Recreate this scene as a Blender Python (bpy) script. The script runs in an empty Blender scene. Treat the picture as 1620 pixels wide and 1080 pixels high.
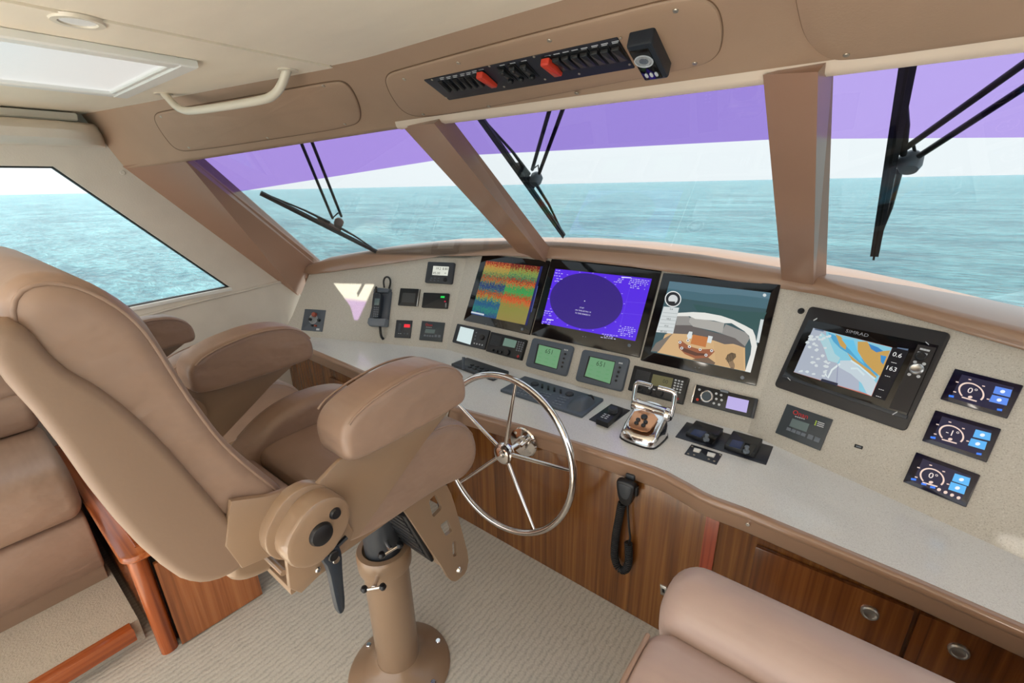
import bpy, bmesh, math, random
import numpy as np
from mathutils import Vector, Matrix
random.seed(7)
SC = bpy.context.scene
COL = SC.collection
V = Vector
R = math.radians

# ---------------------------------------------------------------- camera, world, sun, exposure
FPX, HC = 712.0, 1.65
ROLL = math.atan(0.0198)
PITCH = math.atan(248.0 / FPX * math.cos(ROLL))
YAW = R(37.8925)
_fw = V((-math.sin(YAW) * math.cos(PITCH), math.cos(YAW) * math.cos(PITCH), -math.sin(PITCH)))
_r = V((math.cos(YAW), math.sin(YAW), 0))
_u = _r.cross(_fw)
CR = _r * math.cos(ROLL) - _u * math.sin(ROLL)
CU = _u * math.cos(ROLL) + _r * math.sin(ROLL)
CF = _fw
EYE = V((0, 0, HC))
cam = bpy.data.objects.new('camera', bpy.data.cameras.new('camera'))
COL.objects.link(cam)
cam.data.sensor_width = 36.0
cam.data.lens = FPX * 36.0 / 1620.0
cam.data.clip_start = 0.02
cam.data.clip_end = 60000
cam.matrix_world = Matrix(((CR.x, CU.x, -CF.x, EYE.x), (CR.y, CU.y, -CF.y, EYE.y), (CR.z, CU.z, -CF.z, EYE.z), (0, 0, 0, 1)))
SC.camera = cam

w = bpy.data.worlds.new('hazy_sky')
SC.world = w
w.use_nodes = True
nt = w.node_tree
bg = nt.nodes['Background']
tc = nt.nodes.new('ShaderNodeTexCoord')
sx = nt.nodes.new('ShaderNodeSeparateXYZ')
rp = nt.nodes.new('ShaderNodeValToRGB')
nt.links.new(tc.outputs['Generated'], sx.inputs[0])
nt.links.new(sx.outputs['Z'], rp.inputs[0])
nt.links.new(rp.outputs[0], bg.inputs['Color'])
rp.color_ramp.elements[0].position = 0.0
rp.color_ramp.elements[0].color = (0.98, 0.99, 1.0, 1)
rp.color_ramp.elements[1].position = 1.0
rp.color_ramp.elements[1].color = (0.88, 0.94, 1.0, 1)
bg.inputs['Strength'].default_value = 1.75

sun = bpy.data.objects.new('sun', bpy.data.lights.new('sun', 'SUN'))
COL.objects.link(sun)
sun.data.energy = 13.0
sun.data.angle = R(0.6)
sun.data.color = (1.0, 0.90, 0.76)
SUN_TRAVEL = V((0.110, 0.574, -0.811)).normalized()
sun.rotation_euler = SUN_TRAVEL.to_track_quat('-Z', 'Y').to_euler()

vs = SC.view_settings
vs.view_transform = 'Standard'
vs.look = 'None'
vs.gamma = 1.0
vs.exposure = 0.22
vs.use_curve_mapping = False

# ---------------------------------------------------------------- small maths: sight lines onto known planes
def ray(px, py):
    return CR * ((px - 810) / FPX) + CU * ((540 - py) / FPX) + CF

class Plane:
    """A plane with its own axes: ex to the right, ey up the slope, n towards the room."""
    def __init__(s, o, ex, n):
        s.o, s.ex, s.n = V(o), V(ex).normalized(), V(n).normalized()
        s.ey = s.n.cross(s.ex)
    def hit(s, px, py, off=0.0):
        d = ray(px, py)
        o = s.o + s.n * off
        return EYE + d * ((o - EYE).dot(s.n) / d.dot(s.n))
    def uv(s, px, py):
        p = s.hit(px, py) - s.o
        return (p.dot(s.ex), p.dot(s.ey))
    def mat(s, o=None):
        o = s.o if o is None else o
        return Matrix(((s.ex.x, s.ey.x, s.n.x, o.x), (s.ex.y, s.ey.y, s.n.y, o.y), (s.ex.z, s.ey.z, s.n.z, o.z), (0, 0, 0, 1)))

def facet(o, az, tilt):
    ex = V((math.cos(R(az)), math.sin(R(az)), 0))
    pr = V((ex.y, -ex.x, 0))
    return Plane(o, ex, pr * math.sin(R(tilt)) + V((0, 0, 1)) * math.cos(R(tilt)))

def planeX(x): return Plane((x, 0, 0), (0, 1, 0), (1, 0, 0))
def planeY(y): return Plane((0, y, 0), (1, 0, 0), (0, -1, 0))
def planeZ(z): return Plane((0, 0, z), (1, 0, 0), (0, 0, 1))

# ---------------------------------------------------------------- materials
MATS = {}
def lin(c):
    return tuple(((v / 255.0) / 12.92 if v / 255.0 <= 0.04045 else ((v / 255.0 + 0.055) / 1.055) ** 2.4) for v in c)

def mat(name, rgb, rough=0.5, metal=0.0, spec=0.5, noise=None, bump=None, coat=0.0, var=0.0, stretch=None):
    """rgb in 0-255; noise=(scale, amount) tints; bump=(scale, strength)."""
    if name in MATS: return MATS[name]
    m = bpy.data.materials.new(name)
    m.use_nodes = True
    t = m.node_tree
    b = t.nodes['Principled BSDF']
    c = lin(rgb)
    b.inputs['Base Color'].default_value = (*c, 1)
    b.inputs['Roughness'].default_value = rough
    b.inputs['Metallic'].default_value = metal
    b.inputs['Specular IOR Level'].default_value = spec
    if coat:
        b.inputs['Coat Weight'].default_value = coat
        b.inputs['Coat Roughness'].default_value = 0.08
    if noise or bump:
        co = t.nodes.new('ShaderNodeTexCoord')
        mp = t.nodes.new('ShaderNodeMapping')
        t.links.new(co.outputs['Object'], mp.inputs[0])
        if stretch: mp.inputs['Scale'].default_value = stretch
    if noise:
        nz = t.nodes.new('ShaderNodeTexNoise')
        nz.inputs['Scale'].default_value = noise[0]
        nz.inputs['Detail'].default_value = 4
        t.links.new(mp.outputs[0], nz.inputs['Vector'])
        r = t.nodes.new('ShaderNodeValToRGB')
        k = noise[1]
        r.color_ramp.elements[0].position = 0.3
        r.color_ramp.elements[1].position = 0.7
        r.color_ramp.elements[0].color = (*[max(0, x * (1 - k)) for x in c], 1)
        r.color_ramp.elements[1].color = (*[min(1, x * (1 + k)) for x in c], 1)
        t.links.new(nz.outputs['Fac'], r.inputs[0])
        t.links.new(r.outputs[0], b.inputs['Base Color'])
    if bump:
        nb = t.nodes.new('ShaderNodeTexNoise')
        nb.inputs['Scale'].default_value = bump[0]
        nb.inputs['Detail'].default_value = 3
        t.links.new(mp.outputs[0], nb.inputs['Vector'])
        bp = t.nodes.new('ShaderNodeBump')
        bp.inputs['Strength'].default_value = bump[1]
        bp.inputs['Distance'].default_value = 0.002
        t.links.new(nb.outputs['Fac'], bp.inputs['Height'])
        t.links.new(bp.outputs[0], b.inputs['Normal'])
    MATS[name] = m
    return m

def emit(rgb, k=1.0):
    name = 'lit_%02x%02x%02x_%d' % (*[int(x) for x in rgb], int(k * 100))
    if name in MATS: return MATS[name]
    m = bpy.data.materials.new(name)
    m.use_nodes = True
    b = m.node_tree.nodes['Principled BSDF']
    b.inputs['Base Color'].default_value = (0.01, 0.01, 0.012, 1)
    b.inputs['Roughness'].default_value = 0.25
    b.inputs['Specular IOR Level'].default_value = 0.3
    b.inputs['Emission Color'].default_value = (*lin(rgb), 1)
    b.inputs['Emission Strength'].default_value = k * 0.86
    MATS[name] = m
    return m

LEATHER = mat('taupe_leather', (152, 126, 109), 0.38, spec=0.5, noise=(9, 0.06), bump=(60, 0.12))
def crease(m):
    t = m.node_tree; b = t.nodes['Principled BSDF']
    co = t.nodes.new('ShaderNodeTexCoord'); mp = t.nodes.new('ShaderNodeMapping'); mp.inputs['Scale'].default_value = (2.5, 14, 26)
    n = t.nodes.new('ShaderNodeTexNoise'); n.inputs['Scale'].default_value = 1.0; n.inputs['Detail'].default_value = 2
    bp = t.nodes.new('ShaderNodeBump'); bp.inputs['Strength'].default_value = 0.28; bp.inputs['Distance'].default_value = 0.02
    t.links.new(co.outputs['Object'], mp.inputs[0]); t.links.new(mp.outputs[0], n.inputs['Vector']); t.links.new(n.outputs['Fac'], bp.inputs['Height'])
    old = b.inputs['Normal'].links[0].from_socket if b.inputs['Normal'].links else None
    if old: t.links.new(old, bp.inputs['Normal'])
    t.links.new(bp.outputs[0], b.inputs['Normal'])
crease(LEATHER)
LEATHER2 = mat('taupe_vinyl_shell', (137, 113, 94), 0.5, noise=(6, 0.03), bump=(160, 0.06))
GEL = mat('tan_gelcoat', (156, 123, 100), 0.3, noise=(3, 0.03), coat=0.7)
GELM = mat('tan_painted_metal', (146, 121, 98), 0.3, noise=(4, 0.02), coat=0.3)
VINYL = mat('tan_headliner_vinyl', (176, 146, 122), 0.55, noise=(5, 0.04), bump=(220, 0.15))
WALLV = mat('pale_wall_vinyl', (218, 209, 196), 0.55, noise=(8, 0.04), bump=(140, 0.3))
CEILV = mat('cream_ceiling_vinyl', (246, 233, 212), 0.45, noise=(4, 0.03), bump=(200, 0.12), stretch=(1, 3, 1))
WHITEP = mat('white_plastic', (238, 236, 230), 0.35)
OFFW = mat('cream_painted_metal', (226, 214, 194), 0.3)
PILLAR = mat('brown_pillar', (166, 128, 106), 0.35, noise=(3, 0.03), coat=0.15)
CHROME = mat('polished_steel', (225, 222, 220), 0.08, metal=1.0)
BRUSH = mat('brushed_steel', (200, 198, 194), 0.28, metal=1.0)
BLACK = mat('black_plastic', (22, 23, 26), 0.4)
BLACKG = mat('black_gloss_glass', (9, 9, 11), 0.08, spec=0.5)
DGREY = mat('dark_grey_plastic', (52, 56, 62), 0.42)
SLATE = mat('slate_blue_plastic', (84, 93, 104), 0.45)
MIDG = mat('mid_grey_plastic', (112, 120, 130), 0.4)
NAVY = mat('navy_panel', (34, 36, 46), 0.4)
RUBBER = mat('black_rubber', (26, 26, 28), 0.65)
REDP = mat('red_plastic', (214, 62, 40), 0.35)
REDD = mat('deep_red_button', (170, 20, 30), 0.4)
KEYW = mat('pale_key', (206, 210, 214), 0.45)
GASKET = mat('dark_gasket', (40, 40, 40), 0.6)
SCREW = mat('screw_head', (190, 180, 165), 0.3, metal=0.8)

def speck(name, c0, c1, c2, scale, rough, coat=0.0):
    m = bpy.data.materials.new(name)
    m.use_nodes = True
    t = m.node_tree
    b = t.nodes['Principled BSDF']
    co = t.nodes.new('ShaderNodeTexCoord')
    nz = t.nodes.new('ShaderNodeTexNoise')
    nz.inputs['Scale'].default_value = scale
    nz.inputs['Detail'].default_value = 2
    t.links.new(co.outputs['Object'], nz.inputs['Vector'])
    r = t.nodes.new('ShaderNodeValToRGB')
    e = r.color_ramp.elements
    e[0].position, e[0].color = 0.30, (*lin(c0), 1)
    e[1].position, e[1].color = 0.72, (*lin(c2), 1)
    x = e.new(0.45); x.color = (*lin(c1), 1)
    x = e.new(0.60); x.color = (*lin(c1), 1)
    t.links.new(nz.outputs['Fac'], r.inputs[0])
    t.links.new(r.outputs[0], b.inputs['Base Color'])
    b.inputs['Roughness'].default_value = rough
    b.inputs['Coat Weight'].default_value = coat
    b.inputs['Coat Roughness'].default_value = 0.05
    MATS[name] = m
    return m
TOPM = speck('pale_speckled_worktop', (204, 201, 197), (226, 224, 220), (238, 237, 234), 330, 0.25, 0.5)
DASHM = speck('sand_speckled_dash', (172, 166, 154), (200, 195, 184), (216, 212, 203), 300, 0.4, 0.15)

def wood(name, c0, c1, c2, axis='Z', rough=0.22, scale=1.0):
    m = bpy.data.materials.new(name)
    m.use_nodes = True
    t = m.node_tree
    b = t.nodes['Principled BSDF']
    co = t.nodes.new('ShaderNodeTexCoord')
    mp = t.nodes.new('ShaderNodeMapping')
    s = {'X': (1.2, 70, 70), 'Y': (70, 1.2, 70), 'Z': (70, 70, 1.2)}[axis]
    mp.inputs['Scale'].default_value = [v * scale for v in s]
    nz = t.nodes.new('ShaderNodeTexNoise')
    nz.inputs['Scale'].default_value = 1.0
    nz.inputs['Detail'].default_value = 6
    nz.inputs['Distortion'].default_value = 0.6
    mp2 = t.nodes.new('ShaderNodeMapping')
    mp2.inputs['Scale'].default_value = [v * 0.12 * scale for v in s]
    n2 = t.nodes.new('ShaderNodeTexNoise')
    n2.inputs['Scale'].default_value = 1.0
    mx = t.nodes.new('ShaderNodeMix')
    mx.inputs[0].default_value = 0.45
    r = t.nodes.new('ShaderNodeValToRGB')
    e = r.color_ramp.elements
    e[0].position, e[0].color = 0.32, (*lin(c0), 1)
    e[1].position, e[1].color = 0.70, (*lin(c2), 1)
    x = e.new(0.5); x.color = (*lin(c1), 1)
    t.links.new(co.outputs['Object'], mp.inputs[0])
    t.links.new(co.outputs['Object'], mp2.inputs[0])
    t.links.new(mp.outputs[0], nz.inputs['Vector'])
    t.links.new(mp2.outputs[0], n2.inputs['Vector'])
    t.links.new(nz.outputs['Fac'], mx.inputs[2])
    t.links.new(n2.outputs['Fac'], mx.inputs[3])
    t.links.new(mx.outputs[0], r.inputs[0])
    t.links.new(r.outputs[0], b.inputs['Base Color'])
    b.inputs['Roughness'].default_value = rough
    b.inputs['Coat Weight'].default_value = 0.5
    b.inputs['Coat Roughness'].default_value = 0.1
    MATS[name] = m
    return m
TEAK = wood('teak_veneer', (78, 43, 17), (114, 69, 30), (146, 98, 47), 'Z')
TEAKX = wood('teak_rail', (112, 50, 22), (160, 82, 38), (190, 110, 58), 'X')
TEAKY = wood('teak_edge', (112, 50, 22), (158, 80, 38), (190, 110, 58), 'Y')
TEAKR = wood('red_teak_strip', (112, 40, 22), (150, 64, 36), (176, 84, 50), 'Z')

def carpet_mat(name, rgb, rib=True):
    m = bpy.data.materials.new(name)
    m.use_nodes = True
    t = m.node_tree
    b = t.nodes['Principled BSDF']
    co = t.nodes.new('ShaderNodeTexCoord')
    c = lin(rgb)
    nz = t.nodes.new('ShaderNodeTexNoise'); nz.inputs['Scale'].default_value = 140; nz.inputs['Detail'].default_value = 3
    big = t.nodes.new('ShaderNodeTexNoise'); big.inputs['Scale'].default_value = 22; big.inputs['Detail'].default_value = 3
    t.links.new(co.outputs['Object'], nz.inputs['Vector'])
    t.links.new(co.outputs['Object'], big.inputs['Vector'])
    wv = t.nodes.new('ShaderNodeTexWave')
    wv.bands_direction = 'X'
    wv.inputs['Scale'].default_value = 14.0
    wv.inputs['Distortion'].default_value = 3.0
    wv.inputs['Detail'].default_value = 2
    wv.inputs['Detail Scale'].default_value = 2.2
    t.links.new(co.outputs['Object'], wv.inputs['Vector'])
    mx = t.nodes.new('ShaderNodeMix'); mx.inputs[0].default_value = 0.42 if rib else 0.0
    t.links.new(nz.outputs['Fac'], mx.inputs[2]); t.links.new(wv.outputs['Fac'], mx.inputs[3])
    m2 = t.nodes.new('ShaderNodeMix'); m2.inputs[0].default_value = 0.3
    t.links.new(mx.outputs[0], m2.inputs[2]); t.links.new(big.outputs['Fac'], m2.inputs[3])
    r = t.nodes.new('ShaderNodeValToRGB')
    e = r.color_ramp.elements
    e[0].position, e[0].color = 0.22, (*[x * 0.74 for x in c], 1)
    e[1].position, e[1].color = 0.5, (*[min(1, x * 1.08) for x in c], 1)
    t.links.new(m2.outputs[0], r.inputs[0])
    t.links.new(r.outputs[0], b.inputs['Base Color'])
    bp = t.nodes.new('ShaderNodeBump'); bp.inputs['Strength'].default_value = 0.7; bp.inputs['Distance'].default_value = 0.006
    t.links.new(m2.outputs[0], bp.inputs['Height'])
    t.links.new(bp.outputs[0], b.inputs['Normal'])
    b.inputs['Roughness'].default_value = 0.95
    b.inputs['Specular IOR Level'].default_value = 0.1
    MATS[name] = m
    return m
CARPET = carpet_mat('ribbed_loop_carpet', (190, 185, 175))
CARPET2 = carpet_mat('plain_loop_carpet', (178, 170, 156), rib=False)

def glass_mat(name, tint, band=None, bandz=(0.0, 0.0)):
    """Thin tinted pane; above the height bandz (world) it carries a purple sun band."""
    tint = [c ** 0.5 for c in tint]                      # two faces per pane
    if band: band = [c ** 0.5 for c in band]
    m = bpy.data.materials.new(name)
    m.use_nodes = True
    t = m.node_tree
    for n in list(t.nodes): t.nodes.remove(n)
    out = t.nodes.new('ShaderNodeOutputMaterial')
    tr = t.nodes.new('ShaderNodeBsdfTransparent')
    gl = t.nodes.new('ShaderNodeBsdfGlossy'); gl.inputs['Roughness'].default_value = 0.02
    gl.inputs['Color'].default_value = (0.9, 0.9, 0.9, 1)
    lw = t.nodes.new('ShaderNodeLayerWeight'); lw.inputs['Blend'].default_value = 0.5
    pw = t.nodes.new('ShaderNodeMath'); pw.operation = 'POWER'; pw.inputs[1].default_value = 4.0
    ml = t.nodes.new('ShaderNodeMath'); ml.operation = 'MULTIPLY_ADD'; ml.inputs[1].default_value = 0.45; ml.inputs[2].default_value = 0.02
    t.links.new(lw.outputs['Facing'], pw.inputs[0]); t.links.new(pw.outputs[0], ml.inputs[0])
    mx = t.nodes.new('ShaderNodeMixShader')
    t.links.new(ml.outputs[0], mx.inputs[0]); t.links.new(tr.outputs[0], mx.inputs[1]); t.links.new(gl.outputs[0], mx.inputs[2])
    t.links.new(mx.outputs[0], out.inputs['Surface'])
    tr.inputs['Color'].default_value = (*tint, 1)
    if band:
        g = t.nodes.new('ShaderNodeNewGeometry'); s = t.nodes.new('ShaderNodeSeparateXYZ')
        t.links.new(g.outputs['Position'], s.inputs[0])
        # the band's lower edge dips towards the port side: z > a + b x
        lm = t.nodes.new('ShaderNodeMath'); lm.operation = 'MULTIPLY_ADD'
        t.links.new(s.outputs['X'], lm.inputs[0]); lm.inputs[1].default_value = bandz[1]; lm.inputs[2].default_value = bandz[0]
        md = t.nodes.new('ShaderNodeMath'); md.operation = 'GREATER_THAN'
        t.links.new(s.outputs['Z'], md.inputs[0]); t.links.new(lm.outputs[0], md.inputs[1])
        cm = t.nodes.new('ShaderNodeMix'); cm.data_type = 'RGBA'
        cm.inputs[6].default_value = (*tint, 1); cm.inputs[7].default_value = (*band, 1)
        t.links.new(md.outputs[0], cm.inputs[0]); t.links.new(cm.outputs[2], tr.inputs['Color'])
    MATS[name] = m
    return m

# ---------------------------------------------------------------- mesh builder
def inset(poly, d):
    n = len(poly); out = []
    a = sum(poly[i][0] * poly[(i + 1) % n][1] - poly[(i + 1) % n][0] * poly[i][1] for i in range(n))
    sg = 1 if a > 0 else -1
    for i in range(n):
        p0, p, p1 = V(poly[i - 1]).to_2d(), V(poly[i]).to_2d(), V(poly[(i + 1) % n]).to_2d()
        e0, e1 = (p - p0), (p1 - p)
        if e0.length < 1e-9 or e1.length < 1e-9: out.append(tuple(p)); continue
        e0.normalize(); e1.normalize()
        n0, n1 = V((-e0.y, e0.x)) * sg, V((-e1.y, e1.x)) * sg
        b = n0 + n1
        if b.length < 1e-6: b = n0
        b.normalize()
        k = max(0.45, b.dot(n0))
        out.append(tuple(p + b * (d / k)))
    return out

def chaikin(poly, it=2, closed=True, q=0.25):
    for _ in range(it):
        out = []
        n = len(poly)
        for i in range(n if closed else n - 1):
            a, b = V(poly[i]), V(poly[(i + 1) % n])
            out += [tuple(a.lerp(b, q)), tuple(a.lerp(b, 1 - q))]
        if not closed: out = [tuple(poly[0])] + out + [tuple(poly[-1])]
        poly = out
    return poly

def rrect(w, h, r, seg=4, cx=0.0, cy=0.0):
    r = min(r, w / 2 - 1e-5, h / 2 - 1e-5)
    if r <= 1e-6: return [(cx - w / 2, cy - h / 2), (cx + w / 2, cy - h / 2), (cx + w / 2, cy + h / 2), (cx - w / 2, cy + h / 2)]
    pts = []
    for sx_, sy_, a0 in ((1, -1, -90), (1, 1, 0), (-1, 1, 90), (-1, -1, 180)):
        for k in range(seg + 1):
            a = R(a0 + 90 * k / seg)
            pts.append((cx + sx_ * (w / 2 - r) + r * math.cos(a), cy + sy_ * (h / 2 - r) + r * math.sin(a)))
    return pts

def resample(poly, n):
    P = [V(p).to_2d() for p in poly]; L = [0.0]
    for i in range(len(P)): L.append(L[-1] + (P[(i + 1) % len(P)] - P[i]).length)
    out = []; i = 0
    for k in range(n):
        s_ = L[-1] * k / n
        while L[i + 1] < s_: i += 1
        f = (s_ - L[i]) / max(1e-9, L[i + 1] - L[i])
        out.append(tuple(P[i].lerp(P[(i + 1) % len(P)], f)))
    return out

def soft_inset(poly, d, st=0.003):
    n = max(1, int(math.ceil(d / st)))
    for _ in range(n):
        poly = inset(poly, d / n)
        m = len(poly)
        poly = [tuple(V(poly[i]) * 0.6 + (V(poly[i - 1]) + V(poly[(i + 1) % m])) * 0.2) for i in range(m)]
    return poly

class MB:
    def __init__(s, M=None):
        s.bm = bmesh.new(); s.M = M or Matrix(); s.mats = []; s.cur = 0
    def use(s, m):
        if m not in s.mats: s.mats.append(m)
        s.cur = s.mats.index(m); return s
    def face(s, vs):
        try:
            f = s.bm.faces.new(vs); f.material_index = s.cur
            return f
        except ValueError: return None
    def v(s, p, M=None):
        p = V(p)
        if len(p) == 2: p = p.to_3d()
        if M is not None: p = M @ p
        return s.bm.verts.new(s.M @ p)
    def rings(s, rings, caps=True, closed=True, M=None):
        rs = [[s.v(p, M) for p in r] for r in rings]
        n = len(rs[0])
        for a, b in zip(rs, rs[1:]):
            for i in range(n if closed else n - 1):
                j = (i + 1) % n
                s.face([a[i], a[j], b[j], b[i]])
        if caps:
            s.face(rs[0][::-1]); s.face(rs[-1])
        return s
    def prism(s, poly, z0, z1, bev=0.0, M=None, both=False):
        rg = []
        if bev and both:
            q = inset(poly, bev); rg.append([(x, y, z0) for x, y in q]); rg.append([(x, y, z0 + bev) for x, y in poly])
        else: rg.append([(x, y, z0) for x, y in poly])
        if bev:
            q = inset(poly, bev * 0.3); q2 = inset(poly, bev)
            rg.append([(x, y, z1 - bev) for x, y in poly]); rg.append([(x, y, z1 - bev * 0.3) for x, y in q]); rg.append([(x, y, z1) for x, y in q2])
        else: rg.append([(x, y, z1) for x, y in poly])
        return s.rings(rg, M=M)
    def box(s, x0, x1, y0, y1, z0, z1, bev=0.0, M=None):
        return s.prism([(x0, y0), (x1, y0), (x1, y1), (x0, y1)], z0, z1, bev, M, both=True)
    def cyl(s, x, y, r, z0, z1, seg=16, bev=0.0, M=None, r1=None):
        P = lambda rr, z: [(x + rr * math.cos(2 * math.pi * k / seg), y + rr * math.sin(2 * math.pi * k / seg), z) for k in range(seg)]
        r1 = r if r1 is None else r1
        rg = [P(r, z0)]
        if bev: rg += [P(r1, z1 - bev), P(r1 - bev, z1)]
        else: rg += [P(r1, z1)]
        return s.rings(rg, M=M)
    def lathe(s, prof, seg=24, M=None):
        return s.rings([[(r * math.cos(2 * math.pi * k / seg), r * math.sin(2 * math.pi * k / seg), z) for k in range(seg)] for r, z in prof], M=M)
    def tube(s, pts, rad, seg=8, closed=False, M=None):
        pts = [V(p) for p in pts]; n = len(pts)
        rad = rad if isinstance(rad, (list, tuple)) else [rad] * n
        rg = []; up = None
        for i, p in enumerate(pts):
            a = pts[i - 1] if (i or closed) else p
            b = pts[(i + 1) % n] if (i < n - 1 or closed) else p
            t = (b - a).normalized()
            if up is None:
                up = t.orthogonal().normalized()
            up = (up - t * up.dot(t))
            up = up.normalized() if up.length > 1e-6 else t.orthogonal().normalized()
            sd = t.cross(up)
            rg.append([p + (up * math.cos(2 * math.pi * k / seg) + sd * math.sin(2 * math.pi * k / seg)) * rad[i] for k in range(seg)])
        if closed: rg.append([V(q) for q in rg[0]])
        s.rings(rg, caps=not closed, M=M)
        if closed: bmesh.ops.remove_doubles(s.bm, verts=s.bm.verts, dist=1e-6)
        return s
    def pad(s, poly, x0, x1, r, steps=5, M=None):
        """A cushion: the (y, z) outline run along x, rounded in at both ends."""
        big = len(poly) > 20
        if big: poly = resample(poly, 72)
        rg = []
        xs = [k / steps for k in range(steps + 1)]
        left = [(x0 + r * (1 - math.cos(t * math.pi / 2)), r * (1 - math.sin(t * math.pi / 2))) for t in xs]
        right = [(x1 - (x - x0), d) for x, d in left[::-1]]
        for x, d in left + right:
            q = (soft_inset(poly, d) if big else inset(poly, d)) if d > 1e-6 else poly
            rg.append([(x, y, z) for y, z in q])
        return s.rings(rg, M=M)
    def holed(s, outer, holes, z0, z1, M=None):
        es = []
        loops = []
        for lp in [outer] + holes:
            vs_ = [s.v((x, y, z0), M) for x, y in lp]
            loops.append(vs_)
            es += [s.bm.edges.new((vs_[i], vs_[(i + 1) % len(vs_)])) for i in range(len(vs_))]
        r0 = bmesh.ops.triangle_fill(s.bm, use_beauty=True, edges=es)
        fs = [g for g in r0['geom'] if isinstance(g, bmesh.types.BMFace)]
        for f in fs: f.material_index = s.cur
        ex_ = bmesh.ops.extrude_face_region(s.bm, geom=fs)
        d = (s.M.to_3x3() @ ((M.to_3x3() if M is not None else Matrix.Identity(3)) @ V((0, 0, z1 - z0))))
        bmesh.ops.translate(s.bm, verts=[g for g in ex_['geom'] if isinstance(g, bmesh.types.BMVert)], vec=d)
        return s
    def text(s, txt, size, x, y, z, align='CENTER', M=None, sx_=1.0, ext=0.0):
        me = text_mesh(txt, align)
        k = size
        vs_ = [s.v((x + vv.co.x * k * sx_, y + vv.co.y * k, z), M) for vv in me.vertices]
        for f in me.polygons:
            s.face([vs_[i] for i in f.vertices])
        return s
    def build(s, name, m=None, parent=None, smooth=35, **props):
        bm = s.bm
        bmesh.ops.recalc_face_normals(bm, faces=bm.faces)
        me = bpy.data.meshes.new(name)
        bm.to_mesh(me); bm.free()
        for mm in (s.mats or [m]):
            me.materials.append(mm)
        if smooth:
            me.polygons.foreach_set('use_smooth', [True] * len(me.polygons))
            me.set_sharp_from_angle(angle=R(smooth))
        o = bpy.data.objects.new(name, me)
        COL.objects.link(o)
        if parent is not None: o.parent = parent
        for k, v_ in props.items(): o[k] = v_
        return o

_TXT = {}
def text_mesh(txt, align):
    if (txt, align) in _TXT: return _TXT[(txt, align)]
    cu = bpy.data.curves.new('lettering', 'FONT')
    cu.body = txt; cu.align_x = align; cu.align_y = 'CENTER'; cu.resolution_u = 2
    ob = bpy.data.objects.new('lettering', cu)
    COL.objects.link(ob)
    me = bpy.data.meshes.new_from_object(ob.evaluated_get(bpy.context.evaluated_depsgraph_get()))
    bpy.data.objects.remove(ob); bpy.data.curves.remove(cu)
    _TXT[(txt, align)] = me
    return me

def thing(name, label, cat, M=None, loc=None, group=None):
    o = bpy.data.objects.new(name, None); COL.objects.link(o)
    o.empty_display_size = 0.05
    if M is not None: o.matrix_world = M
    if loc is not None: o.matrix_world = Matrix.Translation(V(loc))
    o['label'] = label; o['category'] = cat
    if group: o['group'] = group
    return o
def structure(o, label=None):
    o['kind'] = 'structure'
    if label: o['label'] = label
    return o
def root_of(name, label=None):
    o = bpy.data.objects.new(name, None); COL.objects.link(o); o.empty_display_size = 0.05
    return structure(o, label)
def copy_tree(o, parent=None, skip=()):
    c = o.copy(); COL.objects.link(c)
    if parent is not None:
        c.parent = parent
        for k in ('label', 'category', 'group'):
            if k in c and parent is None: del c[k]
    for ch in list(o.children):
        if ch.name.split('.')[0] not in skip: copy_tree(ch, c, skip)
    return c

# ================================================================ setting
ZC = 2.005
FLOOR, CEIL = planeZ(0.0), Plane((0, 0, ZC), (1, 0, 0), (0, 0, -1))
XW = -3.05
WALL = planeX(XW)

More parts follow.
